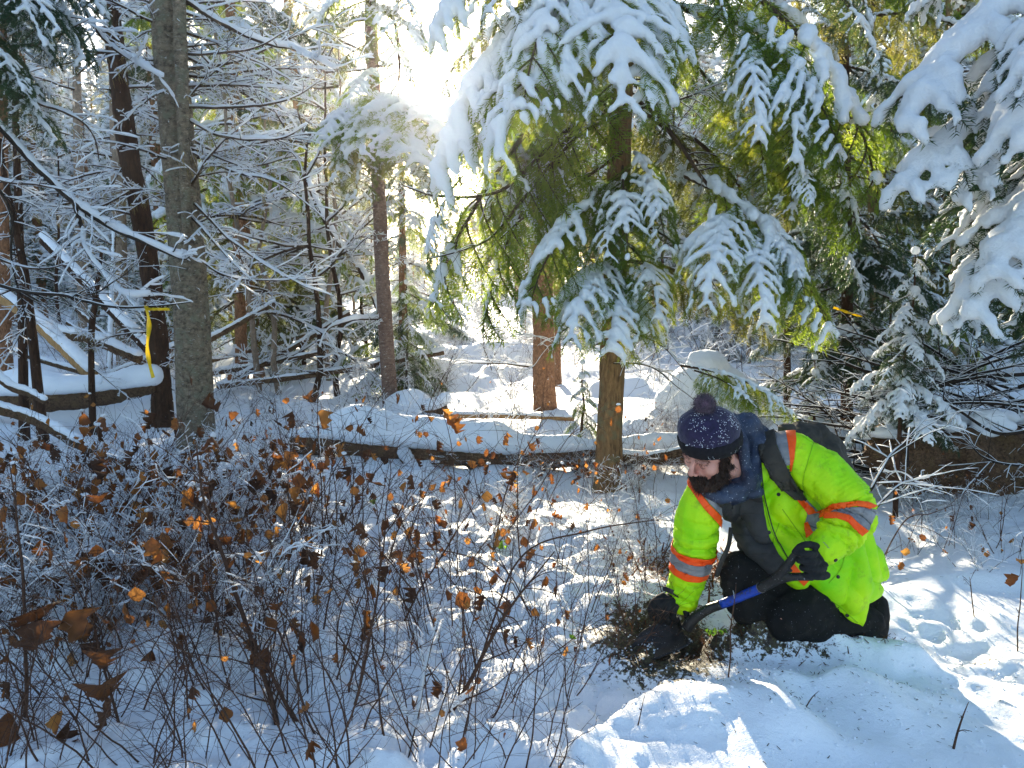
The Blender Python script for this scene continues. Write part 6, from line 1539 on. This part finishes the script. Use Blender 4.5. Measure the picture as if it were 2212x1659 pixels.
# white stitched stroke on the front of the hat
mb = MB()
for q in ([(1458, 905), (1456, 925), (1457, 945), (1460, 960)], [(1460, 960), (1472, 963), (1486, 961)], [(1458, 905), (1462, 898)]):
    S = []
    for x, y, _z in spline(np.array([(a, b, 0) for a, b in q]), 12):
        h, n_ = hit(x, y, hb)
        if h is not None: S.append(h + n_ * 0.002)
    if len(S) > 3: tube(mb, np.array(S), 0.0024, 5)
if mb.n: man_obj('hat_mark', mb, cloth_mat('white stitching', (0.6, 0.6, 0.62), (0.7, 0.7, 0.7)), hat)
# ---- beard, moustache, eyebrows, lashes
loc = (hv - HC_) @ HR / HS
f_, s_, u_ = loc[:, 0], loc[:, 1], loc[:, 2]
head = (u_ > -0.13) & (np.abs(s_) < 0.085) & (f_ < 0.13) & (f_ > -0.05)
edge = -0.012 - 0.55 * np.clip(f_ - 0.0, 0, 0.1) + 0.02 * noise(hv, 60, 3)
jaw = head & (f_ > -0.01) & (u_ < edge) & (f_ < 0.11)
side = head & (f_ > -0.005) & (f_ < 0.035) & (np.abs(s_) > 0.05) & (u_ < 0.045)
mouth = (f_ > 0.075) & (np.abs(s_) < 0.02) & (u_ > -0.064) & (u_ < -0.05)
stache = head & (f_ > 0.075) & (u_ < -0.036) & (u_ > -0.05) & (np.abs(s_) < 0.035)
idx = np.where((jaw & ~mouth) | side | stache)[0]; print('beard verts', len(idx))
def hairs(idx, per, ln, mt, name, dirv, rad, spread=0.35, lenf=None):
    I = np.repeat(idx, per); n = len(I); B = hv[I] + r.randn(n, 3) * 0.0025; Nn = hn[I]
    D = unit(dirv + Nn * 0.55 + r.randn(n, 3) * spread); l = ln * (0.5 + 0.8 * r.rand(n)) * (lenf[I] if lenf is not None else 1)
    mid = B + D * (l * 0.5)[:, None] + Nn * 0.002; D2 = unit(D + vec(0, 0, -0.6) + r.randn(n, 3) * spread); tip = mid + D2 * (l * 0.5)[:, None]
    Wd = unit(np.cross(D, r.randn(n, 3))) * rad
    V = np.stack([B - Wd, B + Wd, mid + Wd * 0.8, mid - Wd * 0.8, tip], 1).reshape(-1, 3); b = np.arange(n)[:, None] * 5
    mb = MB(); mb.add(V, b + np.array([[0, 1, 2, 3]])); mb.F.append((b + np.array([[3, 2, 4]]), 0)); return man_obj(name, mb, mt, MAN, False)
lenf = np.clip(0.45 + (-(u_) - 0.02) * 9, 0.4, 1.35)
hairs(idx, max(1, int(14000 / max(1, len(idx)))) , 0.036, M_HAIR, 'beard', unit(-Uh * 0.8 + Fh * 0.2 + vec(0, 0, -0.4)), 0.0010, 0.35, lenf)
mb = MB(); hell(mb, 0.042, 0, -0.088, 0.062, 0.062, 0.052); hell(mb, 0.045, 0, -0.115, 0.04, 0.04, 0.035); hell(mb, 0.03, 0, -0.055, 0.05, 0.064, 0.04); hell(mb, 0.012, 0.0, -0.02, 0.022, 0.0745, 0.045)
V, F, N = remesh(mb, 0.004, 1); V = V + N * (0.004 * fbm(V, 60, 3, 3))[:, None]; man_obj('beard_base', (V, F), M_HAIR)
for s in (-1, 1):
    b = np.where(head & (np.abs(f_ - 0.088) < 0.018) & (np.abs(s_ - s * 0.032) < 0.024) & (np.abs(u_ - 0.0335 - 0.1 * (0.03 - np.abs(s_))) < 0.006))[0]
    if len(b): hairs(b, 2, 0.007, M_HAIR, 'eyebrow', unit(Sh * s - Uh * 0.2), 0.0007, 0.25)
    mb = MB(); A = [hl(0.0915 - 0.9 * abs(q) ** 1.6 * 12, s * 0.031 + q, 0.0035 - 9 * q * q) for q in np.linspace(-0.013, 0.013, 9)]; tube(mb, np.array(A), 0.0009, 4); man_obj('eyelashes', mb, M_HAIR)
# ---- straps of the backpack (cut from the jacket surface) and the pack itself
pk = at(1770, 1000, 3.36)
PACK = thing('backpack', pk, 'dark worn backpack carried on the back of the man in lime', 'backpack'); PO = np.array(PACK.location)
def pack_obj(name, mb, mt, V=None):
    mb.V = [v - PO for v in mb.V]; return mb.obj(name, mt, PACK)
mb = MB()
for (x, y, Y, r3) in ((1732, 948, 3.32, (.09, .085, .08)), (1760, 938, 3.36, (.07, .07, .055)), (1772, 985, 3.38, (.115, .12, .12)), (1795, 1030, 3.38, (.105, .11, .14)), (1800, 1090, 3.36, (.10, .10, .14)), (1715, 940, 3.28, (.06, .06, .045)), (1700, 925, 3.22, (.04, .06, .03))): ell(mb, at(x, y, Y), r3)
V, F, N = remesh(mb, 0.009, 4); V = V + N * (0.010 * fbm(V, 13, 6, 3) - 0.006 * np.abs(noise(V, 25, 3)))[:, None]; mb = MB(); mb.add(V, F); pack_obj('pack_body', mb, M_PACK)
st = patch('shoulder_strap', [((1644, 925), (1672, 918)), ((1640, 972), (1678, 962)), ((1652, 1008), (1693, 996)), ((1680, 1050), (1712, 1032)), ((1716, 1080), (1740, 1080))], M_PACK, 0.012, 0.012, -0.2)
if st: st.parent = PACK; st.data.transform(Matrix.Translation(Vector(MO - PO)))
mb = MB(); P, _ = chain([(1497, 1056, 2.90, 0), (1540, 1072, 2.95, 0), (1562, 1100, 2.95, 0)])
st = patch('shoulder_strap', [((1500, 1046), (1512, 1040)), ((1530, 1068), (1548, 1062)), ((1556, 1096), (1568, 1085))], M_PACK, 0.012, 0.008)
if st: st.parent = PACK; st.data.transform(Matrix.Translation(Vector(MO - PO)))
mb = MB(); tube(mb, spline([at(1578, 1140, 3.0), at(1572, 1180, 2.96), at(1556, 1215, 2.94), at(1546, 1245, 2.94)], 14), 0.008, 5); tube(mb, spline([at(1581, 1140, 3.0), at(1575, 1180, 2.965), at(1560, 1215, 2.945), at(1550, 1245, 2.945)], 14), 0.006, 5); pack_obj('hanging_strap', mb, M_PACK)

# ---- shovel
sh = at(1480, 1355, 3.1)
SHV = thing('shovel', sh, 'short black shovel with a blue shaft, held by its grip in a black glove', 'shovel'); SO = np.array(SHV.location)
def sh_obj(name, mb, mt): mb.V = [v - SO for v in mb.V]; return mb.obj(name, mt, SHV)
pS = [at(1483, 1357, 3.06), at(1500, 1336, 3.05), at(1530, 1316, 3.03), at(1562, 1304, 3.01), at(1632, 1275, 2.92), at(1650, 1266, 2.892)]
S = spline(pS, 40)
mb = MB(); tube(mb, S[:24], interp([0.026, 0.021, 0.019], 24), 14); sh_obj('socket', mb, M_METALK)
mb = MB(); tube(mb, S[23:36], 0.0195, 14); sh_obj('shaft', mb, M_BLUE)
mb = MB(); tube(mb, S[34:37], 0.0215, 14); sh_obj('ferrule', mb, M_GREYT)
mb = MB(); a = at(1646, 1268, 2.895); j = at(1676, 1252, 2.855); g0 = at(*GB0, 2.785); g1 = at(GB1[0], GB1[1], 2.785)
capsule(mb, [a, j], [0.022, 0.023], 0.3); capsule(mb, spline([j, at(1700, 1222, 2.81), g0], 8), interp([0.022, 0.017, 0.016], 8), 0.3); capsule(mb, spline([j, at(1712, 1246, 2.81), g1], 8), interp([0.021, 0.016, 0.016], 8), 0.3); capsule(mb, [g0, g1], [0.0165, 0.0165], 0.3)
V, F, N = remesh(mb, 0.004, 3); mb = MB(); mb.add(V, F); sh_obj('grip', mb, M_METALK)
# blade: dished sheet with rolled step edge and pointed tip
bD = unit(at(1362, 1398, 3.06) - at(1478, 1356, 3.06)); bL = 0.235; bW = unit(np.cross(bD, unit(vec(-0.15, -0.30, 0.93)))); bN = unit(np.cross(bW, bD))
nu, nv = 16, 13; V = []
b0 = at(1474, 1362, 3.06)
for i in range(nu):
    u = i / (nu - 1); w = 0.088 * (1 - max(0, (u - 0.55) / 0.45) ** 2.2 * 0.93) * (0.92 + 0.08 * min(1, u * 6))
    for j in range(nv):
        v = (j / (nv - 1) - 0.5) * 2; V.append(b0 + bD * bL * (u - 0.08 * abs(v) ** 3 * (u < 0.1) * 0) + bW * w * v + bN * (-0.022 + 0.022 * v * v + 0.02 * (1 - u) ** 2 * (1 - abs(v)) - 0.02 * u * u))
mb = MB(); mb.add(V, [(i * nv + j, i * nv + j + 1, (i + 1) * nv + j + 1, (i + 1) * nv + j) for i in range(nu - 1) for j in range(nv - 1)])
o = sh_obj('blade', mb, M_METALK); md = o.modifiers.new('t', 'SOLIDIFY'); md.thickness = 0.0035
mb = MB(); 
for s in (-1, 1):
    row = [np.array(V[j]) for j in (range(0, 5) if s < 0 else range(8, 13))]; tube(mb, np.array(row) - bD * 0.004, 0.006, 6)
sh_obj('step_edge', mb, M_METALK)

# ---------------------------------------------------------------- labels that tell apart the members of small groups
ORD = 'leftmost second third fourth fifth sixth seventh eighth ninth tenth eleventh twelfth thirteenth fourteenth fifteenth sixteenth seventeenth eighteenth nineteenth twentieth'.split() + ['twenty-' + w for w in 'first second third fourth fifth sixth seventh eighth ninth'.split()]
groups = {}
for o in list(bpy.data.objects):
    if o.parent is None and 'group' in o: groups.setdefault((o['group'], o['label']), []).append(o)
for (g_, lb), mem in groups.items():
    if 1 < len(mem) <= 29:
        mem.sort(key=lambda o: o.location.x / max(o.location.y, 0.1))
        for i, o in enumerate(mem):
            w = ORD[i] if i == 0 else ORD[i] + ' from the left'
            if i == len(mem) - 1: w = 'rightmost'
            o['label'] = w + ' of the ' + g_
